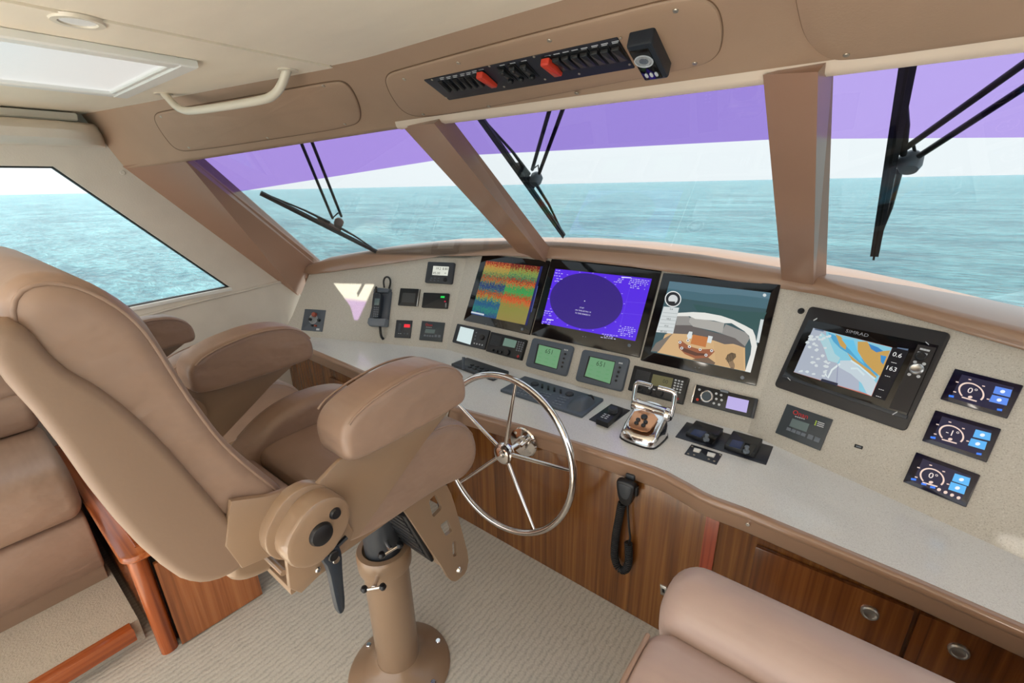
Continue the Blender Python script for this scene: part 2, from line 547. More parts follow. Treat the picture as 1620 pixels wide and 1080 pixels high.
# sea, far below and out to the horizon
def sea_mat():
    m = bpy.data.materials.new('open_sea')
    m.use_nodes = True
    t = m.node_tree; b = t.nodes['Principled BSDF']
    co = t.nodes.new('ShaderNodeTexCoord'); mp = t.nodes.new('ShaderNodeMapping')
    mp.inputs['Rotation'].default_value = (0, 0, R(20)); mp.inputs['Scale'].default_value = (0.5, 1.0, 1)
    t.links.new(co.outputs['Object'], mp.inputs[0])
    n1 = t.nodes.new('ShaderNodeTexNoise'); n1.inputs['Scale'].default_value = 1.5; n1.inputs['Detail'].default_value = 8; n1.inputs['Roughness'].default_value = 0.62
    n2 = t.nodes.new('ShaderNodeTexNoise'); n2.inputs['Scale'].default_value = 0.22; n2.inputs['Detail'].default_value = 4
    t.links.new(mp.outputs[0], n1.inputs['Vector']); t.links.new(mp.outputs[0], n2.inputs['Vector'])
    ad = t.nodes.new('ShaderNodeMath'); ad.operation = 'MULTIPLY_ADD'; ad.inputs[1].default_value = 2.5
    t.links.new(n2.outputs['Fac'], ad.inputs[0]); t.links.new(n1.outputs['Fac'], ad.inputs[2])
    bp = t.nodes.new('ShaderNodeBump'); bp.inputs['Strength'].default_value = 1.0; bp.inputs['Distance'].default_value = 1.1
    t.links.new(ad.outputs[0], bp.inputs['Height']); t.links.new(bp.outputs[0], b.inputs['Normal'])
    n3 = t.nodes.new('ShaderNodeTexNoise'); n3.inputs['Scale'].default_value = 0.06; n3.inputs['Detail'].default_value = 5
    t.links.new(mp.outputs[0], n3.inputs['Vector'])
    a1_ = t.nodes.new('ShaderNodeMath'); a1_.operation = 'ADD'; w1_ = t.nodes.new('ShaderNodeMath'); w1_.operation = 'MULTIPLY_ADD'; w1_.inputs[1].default_value = 1.9; w1_.inputs[2].default_value = -0.45; t.links.new(n1.outputs['Fac'], w1_.inputs[0]); t.links.new(w1_.outputs[0], a1_.inputs[0]); t.links.new(n2.outputs['Fac'], a1_.inputs[1])
    a2_ = t.nodes.new('ShaderNodeMath'); a2_.operation = 'ADD'; t.links.new(a1_.outputs[0], a2_.inputs[0]); t.links.new(n3.outputs['Fac'], a2_.inputs[1])
    a3_ = t.nodes.new('ShaderNodeMath'); a3_.operation = 'MULTIPLY'; t.links.new(a2_.outputs[0], a3_.inputs[0]); a3_.inputs[1].default_value = 0.3333
    r = t.nodes.new('ShaderNodeValToRGB'); e = r.color_ramp.elements
    e[0].position, e[0].color = 0.40, (*lin((40, 104, 122)), 1)
    e[1].position, e[1].color = 0.60, (*lin((108, 166, 178)), 1)
    t.links.new(a3_.outputs[0], r.inputs[0]); t.links.new(r.outputs[0], b.inputs['Base Color'])
    b.inputs['Roughness'].default_value = 0.22
    b.inputs['IOR'].default_value = 1.33
    return m
sea = structure(MB().box(-30000, 30000, -30000, 30000, -30, -5.5).build('sea', sea_mat(), smooth=0), 'open blue green sea with small waves out to the horizon')

floor = structure(MB().box(-3.2, 1.6, -1.4, 2.3, -0.06, 0.0).build('floor', CARPET, smooth=0), 'cream ribbed loop carpet of the helm deck')
platform = structure(MB().box(-3.2, -1.945, -1.4, 0.125, 0.0, 0.10).build('floor', CARPET2, smooth=0), 'raised carpeted step in front of the settee')
nose = MB().box(-1.945, -1.90, -1.4, 0.10, 0.045, 0.112, 0.008)
structure(nose.build('trim_1', TEAKY), 'varnished teak nosing along the carpeted step')

ad = structure(MB().box(-3.2, 1.6, -5.0, -1.4, -0.06, 0.0).build('aft_deck', mat('pale_deck', (222, 224, 228), 0.5), smooth=0), 'pale sunlit aft deck behind the cabin, added out of view to bounce sun inside')  # unseen deck, put in to throw sunlight up to the ceiling
ht_ = structure(MB().holed([(-3.35, -1.8), (1.9, -1.8), (1.9, 1.6), (-3.35, 1.6)], [[(-2.706, 0.722), (-2.640, 1.037), (-3.02, 0.885)]], 2.062, 2.068).build('gobo', mat('white_gobo', (236, 234, 230), 0.4), smooth=0), 'added unseen hardtop over the cabin')  # unseen roof sheet, added to shade the dash; its hole forms the sun patch
fd = structure(MB().box(-2.4, 2.2, 2.75, 8.0, -1.25, -1.05, 0.02).build('foredeck', mat('white_gelcoat_deck', (236, 234, 228), 0.4)), 'white foredeck below the windshield')

# ---- windshield planes
WC = Plane((0, 2.46, 1.05), (1, 0, 0), (0, -math.sin(R(36)), -math.cos(R(36))))
_lb, _lt = WC.hit(826, 382), WC.hit(676, 203)
_d = (_lt - _lb).normalized()
_e = V((-math.cos(R(22)), -math.sin(R(22)), 0))
_n = _e.cross(_d).normalized()
if _n.z > 0: _n = -_n
WL = Plane(_lb, -_e, _n)
def ext(a, b, z):
    a, b = V(a), V(b)
    return a + (b - a) * ((z - a.z) / (b.z - a.z))

# ---- ceiling
ceil = structure(MB().prism([(-3.2, -1.75), (1.6, -1.75), (1.6, 1.02), (-1.25, 1.02), (-1.35, 0.96), (-3.2, 0.63)], ZC + 0.012, ZC + 0.05).build('ceiling', CEILV, smooth=0), 'cream vinyl ceiling')
MB().box(-1.40, 1.6, -1.75, 1.00, ZC, ZC + 0.012, 0.004).build('ceiling_panel', CEILV, ceil)
MB().prism([(-3.2, -1.75), (-1.404, -1.75), (-1.404, 0.955), (-3.2, 0.63)], ZC - 0.004, ZC + 0.012).build('ceiling_panel', CEILV, ceil)

# ---- overhead valance (one moulded header, two facets)
ftop, fbot = CEIL.hit(560, 95), None
VAL = None
_ny, _nz = 1.275, 1.872
_cy = CEIL.hit(800, 27).y
_vd = V((0, _ny - _cy, _nz - ZC)).normalized()
VAL = Plane((0, _cy, ZC), (1, 0, 0), V((0, _vd.z, -_vd.y)))          # faces aft and down
fbot = VAL.hit(628, 193)
ftop = V((VAL.hit(572, 98).x, _cy, ZC))
lt_, lb_ = CEIL.hit(128, 182), WALL.hit(192, 261)
lt_ = V((XW - 0.05, lt_.y - 0.02, ZC)); lb_ = V((XW - 0.02, lb_.y, lb_.z))
def val_section(t, b, back):
    """ceiling edge, face, rounded nose, underside back to the glass, up."""
    d = (b - t).normalized(); f = V((back.x, back.y, 0)).normalized()
    lip = b + d * 0.012 + f * 0.006 + V((0, 0, -0.010))
    return [t + V((0, 0, 0.05)), t, t.lerp(b, 0.5), b, b + d * 0.010 + V((0, 0, -0.006)), lip, lip + f * 0.018 + V((0, 0, -0.004)), lip + f * 0.055 + V((0, 0, 0.002)), lip + f * 0.10 + V((0, 0, 0.02)), V((t.x, t.y, ZC + 0.05)) + f * 0.42]
fwd = V((0, 1, 0)); fwl = V((-math.sin(R(18)), math.cos(R(18)), 0))
rt = V((1.55, _cy, ZC)); rb = V((1.55, _ny, _nz))
s_r = val_section(rt, rb, fwd)
s_f = val_section(ftop, fbot, (fwd + fwl).normalized())
s_l = val_section(lt_, lb_, fwl)
def slim(sec, f):                       # the port part is slim: its back rises steeply behind the nose
    q = [p.copy() for p in sec]
    q[8] = q[7] + V((0, 0, 0.004)); q[9] = sec[0] + f * 0.03
    return q
mb = MB()
def lerp_sec(a, b, k): return [x.lerp(y, k) for x, y in zip(a, b)]
secs = [s_r] + [lerp_sec(s_r, s_f, k) for k in (0.3, 0.6, 0.9, 0.97)] + [lerp_sec(lerp_sec(s_r, s_f, 0.985), lerp_sec(s_f, s_l, 0.03), 0.5)] + [lerp_sec(s_f, s_l, 0.06)] + [slim(lerp_sec(s_f, s_l, k), fwl) for k in (0.12, 0.24, 0.36, 0.48, 0.6, 0.72, 0.86, 1.0)]
mb.rings(secs)
bmesh.ops.triangulate(mb.bm, faces=mb.bm.faces)
header = structure(mb.build('trim_2', VINYL, smooth=50), 'tan vinyl covered overhead valance above the windshield')
SEAM = mat('panel_seam', (120, 92, 70), 0.7)
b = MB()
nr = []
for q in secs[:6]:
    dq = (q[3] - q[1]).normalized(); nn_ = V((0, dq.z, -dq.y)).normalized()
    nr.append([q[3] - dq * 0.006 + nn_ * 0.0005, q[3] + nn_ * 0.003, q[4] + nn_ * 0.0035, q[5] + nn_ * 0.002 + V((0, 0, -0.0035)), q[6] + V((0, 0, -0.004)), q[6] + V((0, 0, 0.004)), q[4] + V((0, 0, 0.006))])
b.rings(nr); o = b.build('nose_glow_strip', mat('cream_nose_glow', (236, 216, 196), 0.35, coat=0.3), header, smooth=60); o['label'] = 'pale strip painted as the glow along the lower edge of the valance'  # pale colour stands for light bounced up onto the valance nose
from mathutils.bvhtree import BVHTree
HB = BVHTree.FromPolygons([v.co.copy() for v in header.data.vertices], [list(f.vertices) for f in header.data.polygons])
def on_header(px, py):
    h = HB.ray_cast(EYE, ray(px, py).normalized())
    n = h[1] if h[1].dot(ray(px, py)) < 0 else -h[1]
    return h[0], n
def access_panel(px_pts, label, screws):
    pts = chaikin(px_pts, 3)
    def ring(ins, off): return [p + n * off for p, n in (on_header(*q) for q in (inset(pts, ins) if ins else pts))]
    b = MB()
    cx = sum(p[0] for p in pts) / len(pts); cy = sum(p[1] for p in pts) / len(pts)
    def inner(k): return [p + n * 0.006 for p, n in (on_header(cx + (x - cx) * k, cy + (y - cy) * k) for x, y in pts)]
    b.use(SEAM).rings([ring(-1.6, -0.004), ring(-1.6, 0.0012), ring(0.6, 0.0012)], caps=False)
    b.use(VINYL).rings([ring(0, -0.002), ring(0, 0.0030), ring(1.0, 0.0052), ring(2.5, 0.006), inner(0.8), inner(0.6), inner(0.4), inner(0.2), inner(0.03)])
    o = b.build('access_panel', None, header)
    o['label'] = label
    for p in screws:
        q, n = on_header(*p)
        M = Matrix.Translation(q + n * 0.0052) @ n.to_track_quat('Z', 'Y').to_matrix().to_4x4()
        MB(M).cyl(0, 0, 0.006, 0, 0.003, 10, 0.0012).build('screw', SCREW, o)
    return o
access_panel([(608, 118), (640, 108), (800, 64), (980, 18), (1075, -6), (1130, -2), (1146, 44), (1136, 94), (1070, 110), (980, 128), (800, 162), (680, 184), (640, 180), (616, 146)], 'access panel that carries the switch panel',
             [(640, 122), (726, 96), (870, 60), (1070, 12), (670, 178), (774, 165), (913, 144), (1100, 96)])
access_panel([(241, 182), (262, 175), (400, 152), (520, 129), (548, 128), (567, 160), (572, 190), (550, 200), (430, 219), (310, 237), (280, 238), (258, 212)], 'narrow blank access panel below the grab rail',
             [(256, 183), (380, 160), (512, 133), (300, 232), (424, 216), (546, 194)])
access_panel([(1255, -40), (1262, 12), (1275, 62), (1310, 92), (1350, 92), (1480, 74), (1620, 54), (1760, 36), (1760, -60), (1500, -60)], 'blank access panel at the starboard end of the valance', [(1340, 82)])

# ---- port wall: one skin around the window opening
def yz(px, py): p = WALL.hit(px, py); return (p.y, p.z)
w_tl, w_tr, w_c, w_s = (-1.35, 1.765), yz(85, 263), yz(366, 455), yz(200, 492)
sl = (w_c[1] - w_s[1]) / (w_c[0] - w_s[0])
w_bl = (-1.35, w_c[1] + sl * 0.6 * (-1.35 - w_c[0]))
p_a, p_b = yz(196, 262), yz(492, 478)
MW = Matrix(((0, 0, 1, XW), (1, 0, 0, 0), (0, 1, 0, 0), (0, 0, 0, 1)))
b = MB(MW)
b.prism([(-1.4, 0.0), (1.62, 0.0), (1.62, p_b[1] - 0.12), p_b, w_c, w_bl, (-1.4, w_bl[1])], -0.09, 0.0)
b.prism([w_tl, w_tr, (w_tr[0] + 0.01, ZC + 0.05), (-1.4, ZC + 0.05)], -0.09, 0.0)
b.prism([w_c, p_b, p_a, (p_a[0], ZC + 0.05), (w_tr[0] + 0.01, ZC + 0.05), w_tr], -0.09, 0.0)
b.prism([(-1.4, w_bl[1]), w_bl, w_tl, (-1.4, ZC + 0.05)], -0.09, 0.0)
wall = structure(b.build('wall_left', WALLV, smooth=0), 'pale vinyl covered port side wall with a wedge shaped window')
# a padded roll under the sill and a seam line
sill = [WALL.hit(*p) for p in [(20, 560), (200, 507), (300, 480), (380, 461), (440, 446), (476, 438)]]
sill[0] = V((XW, -1.35, sill[1].z - 0.06))
MB().tube([p + V((0.004, 0, 0)) for p in sill], 0.008, 8).build('trim_3', WALLV, smooth=60)
bpy.data.objects['trim_3']['kind'] = 'structure'
b = MB(MW)
win_poly = [w_bl, w_c, w_tr, w_tl]
g1 = structure(b.prism(win_poly, -0.055, -0.049).build('window_1', glass_mat('side_glass', (0.60, 0.63, 0.63)), smooth=0), 'clear wedge shaped port side window')
fr = MB(MW)
for p, q in zip(win_poly, win_poly[1:] + win_poly[:1]):
    d = V((q[0] - p[0], q[1] - p[1])).normalized(); nn = V((-d.y, d.x)) * 0.007
    fr.prism([p, q, (q[0] + nn.x, q[1] + nn.y), (p[0] + nn.x, p[1] + nn.y)], -0.05, -0.02)
fr.build('window_gasket', GASKET, g1, smooth=0)
for p in [(194, 273)]:
    q = WALL.hit(*p)
    MB(Matrix.Translation(q) @ Matrix.Rotation(R(90), 4, 'Y')).cyl(0, 0, 0.012, 0, 0.006, 12, 0.002).build('wall_button', WALLV, wall)

b = MB()
b.box(1.50, 1.58, -1.4, 2.3, 0.0, 1.05); b.box(1.50, 1.58, -1.4, 1.0, 1.77, ZC + 0.05); b.box(1.50, 1.58, 0.95, 1.2, 1.05, ZC + 0.05)
structure(b.build('wall_right', WALLV, smooth=0), 'pale vinyl covered starboard side wall with a side window')
sl_ = MB(MW); dv = V((w_c[0] - w_bl[0], w_c[1] - w_bl[1])).normalized(); nv_ = V((-dv.y, dv.x)) * 0.016
structure(sl_.prism([(w_bl[0] - nv_.x, w_bl[1] - nv_.y), (w_c[0] - nv_.x, w_c[1] - nv_.y), (w_c[0] + nv_.x * 0.2, w_c[1] + nv_.y * 0.2), (w_bl[0] + nv_.x * 0.2, w_bl[1] + nv_.y * 0.2)], -0.05, 0.010, 0.004).build('trim_7', WHITEP), 'sill along the lower edge of the port side window, white for the sun on it')  # white strip stands for sunlight lying on the sill
# rounded shade housing along the top of the port wall
prof = [(XW, 1.955), (XW + 0.10, 1.958), (XW + 0.16, 1.945), (XW + 0.185, 1.915), (XW + 0.18, 1.88), (XW + 0.15, 1.862), (XW + 0.02, 1.858), (XW, 1.858)]
b = MB()
def hous(y, k): return [(XW + (x - XW) * k, y, z) for x, z in prof]
b.rings([hous(-1.4, 1), hous(0.52, 1), hous(0.60, 0.86), hous(0.66, 0.5), hous(0.69, 0.12)])
pel = thing('shade_housing', 'pale rounded shade housing along the top of the port wall', 'shade housing', loc=(XW, 0.2, 1.86))
o = b.build('housing', WALLV, None, smooth=40); o.data.transform(Matrix.Translation((-XW, -0.2, -1.86))); o.parent = pel
b = MB(); b.box(XW, XW + 0.10, -1.4, 0.60, 1.96, 1.995, 0.006)
o = b.build('cover_strip', WALLV, None); o.data.transform(Matrix.Translation((-XW, -0.2, -1.86))); o.parent = pel

# ---- windshield glass and pillars
zb_, zt_ = 1.12, 1.885
L0, L1 = ext(_lb, _lt, zb_), ext(_lb, _lt, zt_)
mr_b, mr_t = WC.hit(1294, 425), WC.hit(1296, 126)
R0, R1 = ext(mr_b, mr_t, zb_), ext(mr_b, mr_t, zt_)
TINT = (0.45, 0.485, 0.495)
def zband(pl, pts):
    q = [pl.hit(*p) for p in pts]
    k, c = np.polyfit([p.x for p in q], [p.z for p in q], 1)
    return (float(c), float(k))
zbC = zband(WC, [(800, 244), (900, 234), (1210, 222)])
zbR = zband(WC, [(1330, 219), (1620, 217)])
zbL = zband(WL, [(366, 304), (500, 282), (660, 258)])
def pane(name, pts, pl, m, label):
    out = -pl.n * 0.008
    b = MB(); b.rings([[p for p in pts], [p + out for p in pts]])
    return structure(b.build(name, m, smooth=0), label)
BAND = (0.180, 0.128, 0.365)
pane('window_3', [L0, R0, R1, L1], WC, glass_mat('windshield_glass_mid', TINT, BAND, zbC), 'centre windshield pane with a purple sun band along its top')
Rr0 = V((2.3, R0.y, R0.z)); Rr1 = V((2.3, R1.y, R1.z))
pane('window_4', [R0, Rr0, Rr1, R1], WC, glass_mat('windshield_glass_right', TINT, (0.26, 0.20, 0.44), zbR), 'starboard windshield pane with a purple sun band along its top')
A0, A1 = ext(WL.hit(490, 412), WL.hit(295, 255), zb_ - 0.1), ext(WL.hit(490, 412), WL.hit(295, 255), zt_)
pane('window_2', [A0 + V((-0.1, -.02, 0)), L0, L1, A1 + V((-0.1, -.02, 0))], WL, glass_mat('windshield_glass_left', TINT, (0.215, 0.15, 0.40), zbL), 'port windshield pane with a purple sun band along its top')

def bar(name, lines, label, m=PILLAR):
    """lines: [(bottom point, top point)...] the edges of a pillar, in order round its section"""
    b = MB(); b.rings([[l[0] for l in lines], [l[1] for l in lines]])
    return structure(b.build(name, m, smooth=0), label)
def edge(pl, pb, pt, off=0.0, za=1.13, zb=1.90):
    p, q = pl.hit(*pb, off), pl.hit(*pt, off)
    return (ext(p, q, za), ext(p, q, q.z + 0.012 if zb is None else zb))
# mullion between port and centre panes: a broad aft face and a side face
eL = edge(WL, (803, 382), (642, 206), 0.03, 1.13, None)
eM = edge(WC, (837, 382), (692, 202), 0.075, 1.13, None)
eR = edge(WC, (862, 382), (722, 198), 0.0)
bar('trim_4', [eL, eM, eR, edge(WC, (830, 382), (680, 203), -0.03)], 'brown inclined mullion between the port and centre windshield panes')
eL = edge(WC, (1235, 425), (1208, 130), 0.05, 1.13, None)
eM = edge(WC, (1287, 425), (1294, 126), 0.075, 1.13, None)
eR = edge(WC, (1307, 435), (1318, 130), 0.0)
bar('trim_5', [eL, eM, eR, edge(WC, (1262, 425), (1262, 126), -0.03)], 'brown upright mullion between the centre and starboard windshield panes')
a1 = WALL.hit(187, 258), WALL.hit(486, 478)
g1_ = edge(WL, (492, 413), (293, 253), 0.03, 0.95, 1.80)
g2_ = edge(WL, (500, 411), (303, 253), 0.0, 0.95, 1.805)
wl = (ext(a1[1], a1[0], 0.95), ext(a1[1], a1[0], 1.775))
bar('trim_6', [wl, g1_, g2_, (g2_[0] + V((-.05, .05, -.02)), g2_[1] + V((-.05, .05, .04))), (wl[0] + V((-0.12, 0.10, 0)), wl[1] + V((-0.12, 0.10, 0)))], 'broad brown corner pillar at the port end of the windshield')

# ---- hatch, downlight and grab rail on the ceiling
def ceil_pt(px, py): p = CEIL.hit(px, py); return p
hx0, hx1 = -2.28, -1.60
hy1 = 0.625
ht = thing('roof_hatch', 'white framed roof hatch with a closed pale shade', 'hatch', loc=((hx0 + hx1) / 2, 0.15, ZC - 0.004))
HW, HY0, HY1 = (hx1 - hx0) / 2, -0.58, hy1 - 0.15
MD = Matrix.Diagonal((1, 1, -1, 1))
fr_o = rrect(HW * 2, HY1 - HY0, 0.012, 3, 0, (HY0 + HY1) / 2)
b = MB()
for (x0, x1, y0, y1) in ((-HW, HW, HY1 - 0.045, HY1), (-HW, HW, HY0, HY0 + 0.045), (-HW, -HW + 0.045, HY0 + 0.045, HY1 - 0.045), (HW - 0.045, HW, HY0 + 0.045, HY1 - 0.045)):
    b.box(x0, x1, y0, y1, -0.022, 0.0, 0.004)
b.build('hatch_frame', WHITEP, ht)
MB().box(-HW + 0.04, HW - 0.04, HY0 + 0.04, HY1 - 0.04, -0.010, -0.004).build('shade', emit((236, 235, 230), 0.8), ht)  # emission stands for daylight coming through the closed shade
MB().box(-HW + 0.045, HW - 0.045, HY1 - 0.06, HY1 - 0.045, -0.018, -0.008, 0.003).build('pull_bar', WHITEP, ht)
p = ceil_pt(122, 30)
dl = thing('recessed_downlight', 'small round recessed downlight in the ceiling beside the hatch', 'light', loc=(p.x, p.y, ZC))
b = MB(); b.lathe([(0.030, -0.001), (0.034, -0.008), (0.046, -0.008), (0.050, -0.001)][::-1], 28); b.build('trim_ring', OFFW, dl)
MB().cyl(0, 0, 0.031, -0.005, -0.002, 24).build('lens', emit((236, 228, 214), 0.6), dl)
gp = [(262, 148), (280, 155), (340, 158), (400, 148), (432, 130), (455, 110)]
ga, gb = ceil_pt(258, 146), ceil_pt(455, 108)
gr = thing('grab_rail', 'cream painted grab rail under the ceiling by the valance', 'grab rail', loc=(ga + gb) / 2)
gm = (ga + gb) / 2
def gpt(t, dz): return ga.lerp(gb, t) - gm + V((0, 0, dz))
rail = [gpt(0, 0), gpt(0.02, -0.012), gpt(0.08, -0.05), gpt(0.14, -0.07), gpt(0.22, -0.076), gpt(0.5, -0.078), gpt(0.80, -0.076), gpt(0.88, -0.068), gpt(0.94, -0.045), gpt(0.985, -0.012), gpt(1, 0)]
MB().tube(chaikin(rail, 2, closed=False), 0.0135, 12).build('rail_tube', OFFW, gr, smooth=60)
for t in (0, 1):
    MB(Matrix.Translation(gpt(t, 0))).cyl(0, 0, 0.03, -0.008, 0.0, 20, 0.0).build('mounting_flange', OFFW, gr)

# ================================================================ helm console
ZT = 0.71
DM = facet((-1.05, 1.787, ZT), 0.0, 62)
DL = facet((-1.90, 1.787, ZT), 20.5, 62)
DR = facet((-0.226, 1.787, ZT), -20.5, 62)
TOP = Plane((0, 1.5, ZT), (1, 0, 0), (0, 0, 1))
foldL = DL.n.cross(DM.n).normalized(); foldR = DM.n.cross(DR.n).normalized()
if foldL.z < 0: foldL = -foldL
if foldR.z < 0: foldR = -foldR
fl0, fr0 = V((-1.90, 1.787, ZT)), V((-0.226, 1.787, ZT))
fl1, fr1 = fl0 + foldL * 0.66, fr0 + foldR * 0.66
con = thing('helm_console', 'sand speckled helm console with three sloping dash panels under a tan brow', 'console', loc=(-1.05, 1.9, 0))
CO = Matrix.Translation((1.05, -1.9, 0))
def slab(name, pts, n, th, m, parent, M=CO):
    b = MB(M); b.rings([[V(p) - n * th for p in pts], [V(p) for p in pts]])
    return b.build(name, m, parent, smooth=0)
dn = V((0, 0, -0.03))
slab('dash_panel', [fl0, fr0, fr1, fl1], DM.n, 0.02, DASHM, con)['label'] = 'centre dash panel with the three monitors'
# port panel: runs out to the wall, its top edge falls away
pl_pts = [DL.hit(*p) for p in [(463, 498), (493, 424), (600, 406), (700, 392)]]
lft = V((XW - 0.02, 0, ZT)); 
lp0 = DL.o + DL.ex * ((XW - 0.0 - DL.o.x) / DL.ex.x)
slab('dash_panel', [fl0, fl1, pl_pts[3], pl_pts[2], pl_pts[1], pl_pts[0], lp0], DL.n, 0.02, DASHM, con)['label'] = 'port dash panel with the handset'
pr_top = [DR.hit(*p, -0.0) for p in [(1400, 486), (1620, 546)]]
pr_end = pr_top[1] + (pr_top[1] - pr_top[0]).normalized() * 1.0
e_b = DR.o + DR.ex * 1.75
slab('dash_panel', [fr0, e_b, pr_end, pr_top[1], pr_top[0], fr1], DR.n, 0.02, DASHM, con)['label'] = 'starboard dash panel with the chart plotter'

# tan brow over the dash
br_top = [(478, 427), (486, 420), (520, 408), (600, 395), (700, 385), (800, 382), (900, 384), (1000, 392), (1100, 404), (1240, 429), (1300, 441), (1400, 465), (1500, 492), (1620, 522), (1760, 560)]
br_bot = [(480, 431), (490, 434), (525, 430), (600, 419), (700, 405), (800, 404), (900, 411), (1000, 422), (1100, 436), (1240, 457), (1300, 467), (1400, 490), (1500, 519), (1620, 554), (1760, 600)]
secs = []
for (tp, bt) in zip(br_top, br_bot):
    pl = DL if bt[0] < 740 else (DM if bt[0] < 1240 else DR)
    q = pl.hit(*bt, 0.018)
    d = ray(*tp); t = (q - EYE).dot(CF); tpp = EYE + d * (t * 1.0)
    f = V((-pl.n.x, -pl.n.y, 0)).normalized()
    tpp = tpp + f * 0.006
    k = 0.02 + 0.30 * min(1, max(0, (bt[0] - 480) / 60.0))
    hgt = (tpp - q)
    secs.append([q - V((0, 0, 0.0)) , q + hgt * 0.12 - f * 0.004, q + hgt * 0.78 - f * 0.004, tpp - hgt * 0.06, tpp + f * 0.012 + V((0, 0, 0.003)), tpp + f * k + V((0, 0, 0.01 - 0.05 * k)), tpp + f * k + V((0, 0, -0.12)), q + f * 0.05 - V((0, 0, .01))])
secs.append([p + DR.ex * 0.95 + V((0, 0, -0.03)) for p in secs[-1]])
b = MB(CO); b.rings(secs); b.build('brow', GEL, con, smooth=50)

# worktop
ed = [(-3.04, 1.315)] + [tuple(TOP.hit(*p).to_2d()) for p in [(540, 574), (600, 600)]] + [(-1.645, 1.254), (-1.262, 1.272), (-0.963, 1.308), (-0.70, 1.328), (-0.50, 1.340), (-0.43, 1.342), (-0.385, 1.337), (-0.31, 1.317), (-0.262, 1.302), (-0.225, 1.297), (-0.13, 1.298), (0.06, 1.284), (0.257, 1.268), (0.435, 1.246), (1.30, 1.15)]
wt = thing('worktop', 'pale speckled worktop with a rounded tan edge along the console', 'worktop', loc=(-1.05, 1.5, 0.6))
WO = Matrix.Translation((1.05, -1.5, -0.6))
jl = DL.o + DL.ex * ((-3.04 - DL.o.x) / DL.ex.x)
je = DR.o + DR.ex * 1.6
back = [(je.x, je.y + 0.03), (fr0.x, fr0.y + 0.03), (fl0.x, fl0.y + 0.03), (jl.x, jl.y + 0.03)]
nrm = []
for i, p in enumerate(ed):
    a = V(ed[max(0, i - 1)]); c = V(ed[min(len(ed) - 1, i + 1)]); d = (c - a).normalized(); nrm.append(V((d.y, -d.x)))
ein = [tuple(V(p) - n * 0.014) for p, n in zip(ed, nrm)]
b = MB(WO); b.prism(ein + back, ZT - 0.03, ZT); b.build('worktop_slab', TOPM, wt, smooth=0)
b = MB(WO)
prof = [(-0.016, 0.0012), (-0.004, 0.0012), (0.003, -0.003), (0.007, -0.011), (0.007, -0.018), (0.003, -0.024), (0.001, -0.028), (0.001, -0.070), (-0.004, -0.075), (-0.03, -0.075), (-0.03, -0.03)]
b.rings([[(p[0] + n.x * o_, p[1] + n.y * o_, ZT + z) for o_, z in prof] for p, n in zip(ed, nrm)])
b.build('edge_nosing', GEL, wt, smooth=50)
for p in [(1183, 829)]:
    q = planeY(1.291).hit(*p)
    MB(Matrix.Translation(q - V((-0, 0, 0)) + V((-1.05 * -1, -1.5, -0.6))) @ Matrix.Rotation(R(90), 4, 'X')).cyl(0, 0, 0.006, -0.004, 0.004, 10, 0.001).build('edge_button', CHROME, wt)

# base cabinets
YF = 1.350
FR = planeY(YF)
def front(name, x0, x1, z0, z1, y0, y1, m, parent, bev=0.003, org=None):
    return MB(Matrix.Translation(-V(org))).box(x0, x1, y0, y1, z0, z1, bev).build(name, m, parent)
oc = V((-1.08, 1.6, 0))
bc = thing('helm_cabinet', 'teak base panel under the worktop behind the steering wheel', 'cabinet', loc=oc)
front('front_panel', -1.93, -0.246, 0.0, 0.640, YF, YF + 0.02, TEAK, bc, 0.002, oc)
front('corner_strip', -0.246, -0.205, 0.0, 0.640, YF - 0.004, YF + 0.03, TEAKR, bc, 0.004, oc)
os_ = V((0.5, 1.6, 0))
sc_ = thing('drawer_cabinet', 'teak cabinet with two drawers under the starboard worktop', 'cabinet', loc=os_)
front('carcass', -0.205, 1.28, 0.0, 0.640, YF + 0.004, YF + 0.3, TEAK, sc_, 0.0, os_)
DRG = wood('teak_drawer', (78, 42, 17), (114, 65, 29), (146, 90, 44), 'Z')
for x0, x1, kx in ((-0.092, 0.286, (1376, 971)), (0.297, 0.70, (1517, 1032)), (0.711, 1.11, None)):
    dr = front('drawer', x0, x1, 0.335, 0.568, YF - 0.012, YF + 0.004, DRG, sc_, 0.004, os_)
    if kx is None: kp = V(((x0 + x1) / 2 + .03, YF, 0.50))
    else: kp = planeY(YF - 0.02).hit(*kx)
    MB(Matrix.Translation(V((kp.x, YF - 0.012, kp.z)) - os_) @ Matrix.Rotation(R(90), 4, 'X')).lathe([(0.0, 0.006), (0.010, 0.0065), (0.014, 0.008), (0.0155, 0.011), (0.018, 0.011), (0.021, 0.007), (0.021, 0.0), (0.0, 0.0)], 24).build('knob', BRUSH, dr)
    front('lower_door', x0, x1, 0.03, 0.325, YF - 0.012, YF + 0.004, DRG, sc_, 0.004, os_)
ol = V((-2.4, 1.6, 0))
lc = thing('door_cabinet', 'teak cabinet with two small doors under the port end of the worktop', 'cabinet', loc=ol)
front('carcass', -3.04, -1.932, 0.0, 0.640, YF + 0.004, YF + 0.12, TEAK, lc, 0.0, ol)
for x0, x1 in ((-2.50, -2.24), (-2.232, -1.95)):
    d_ = front('cabinet_door', x0, x1, 0.04, 0.535, YF - 0.008, YF + 0.004, TEAK, lc, 0.004, ol)
    MB(Matrix.Translation(V((x1 - 0.03, YF - 0.008, 0.46)) - ol) @ Matrix.Rotation(R(90), 4, 'X')).cyl(0, 0, 0.012, 0, 0.016, 16, 0.003).build('knob', BRUSH, d_)

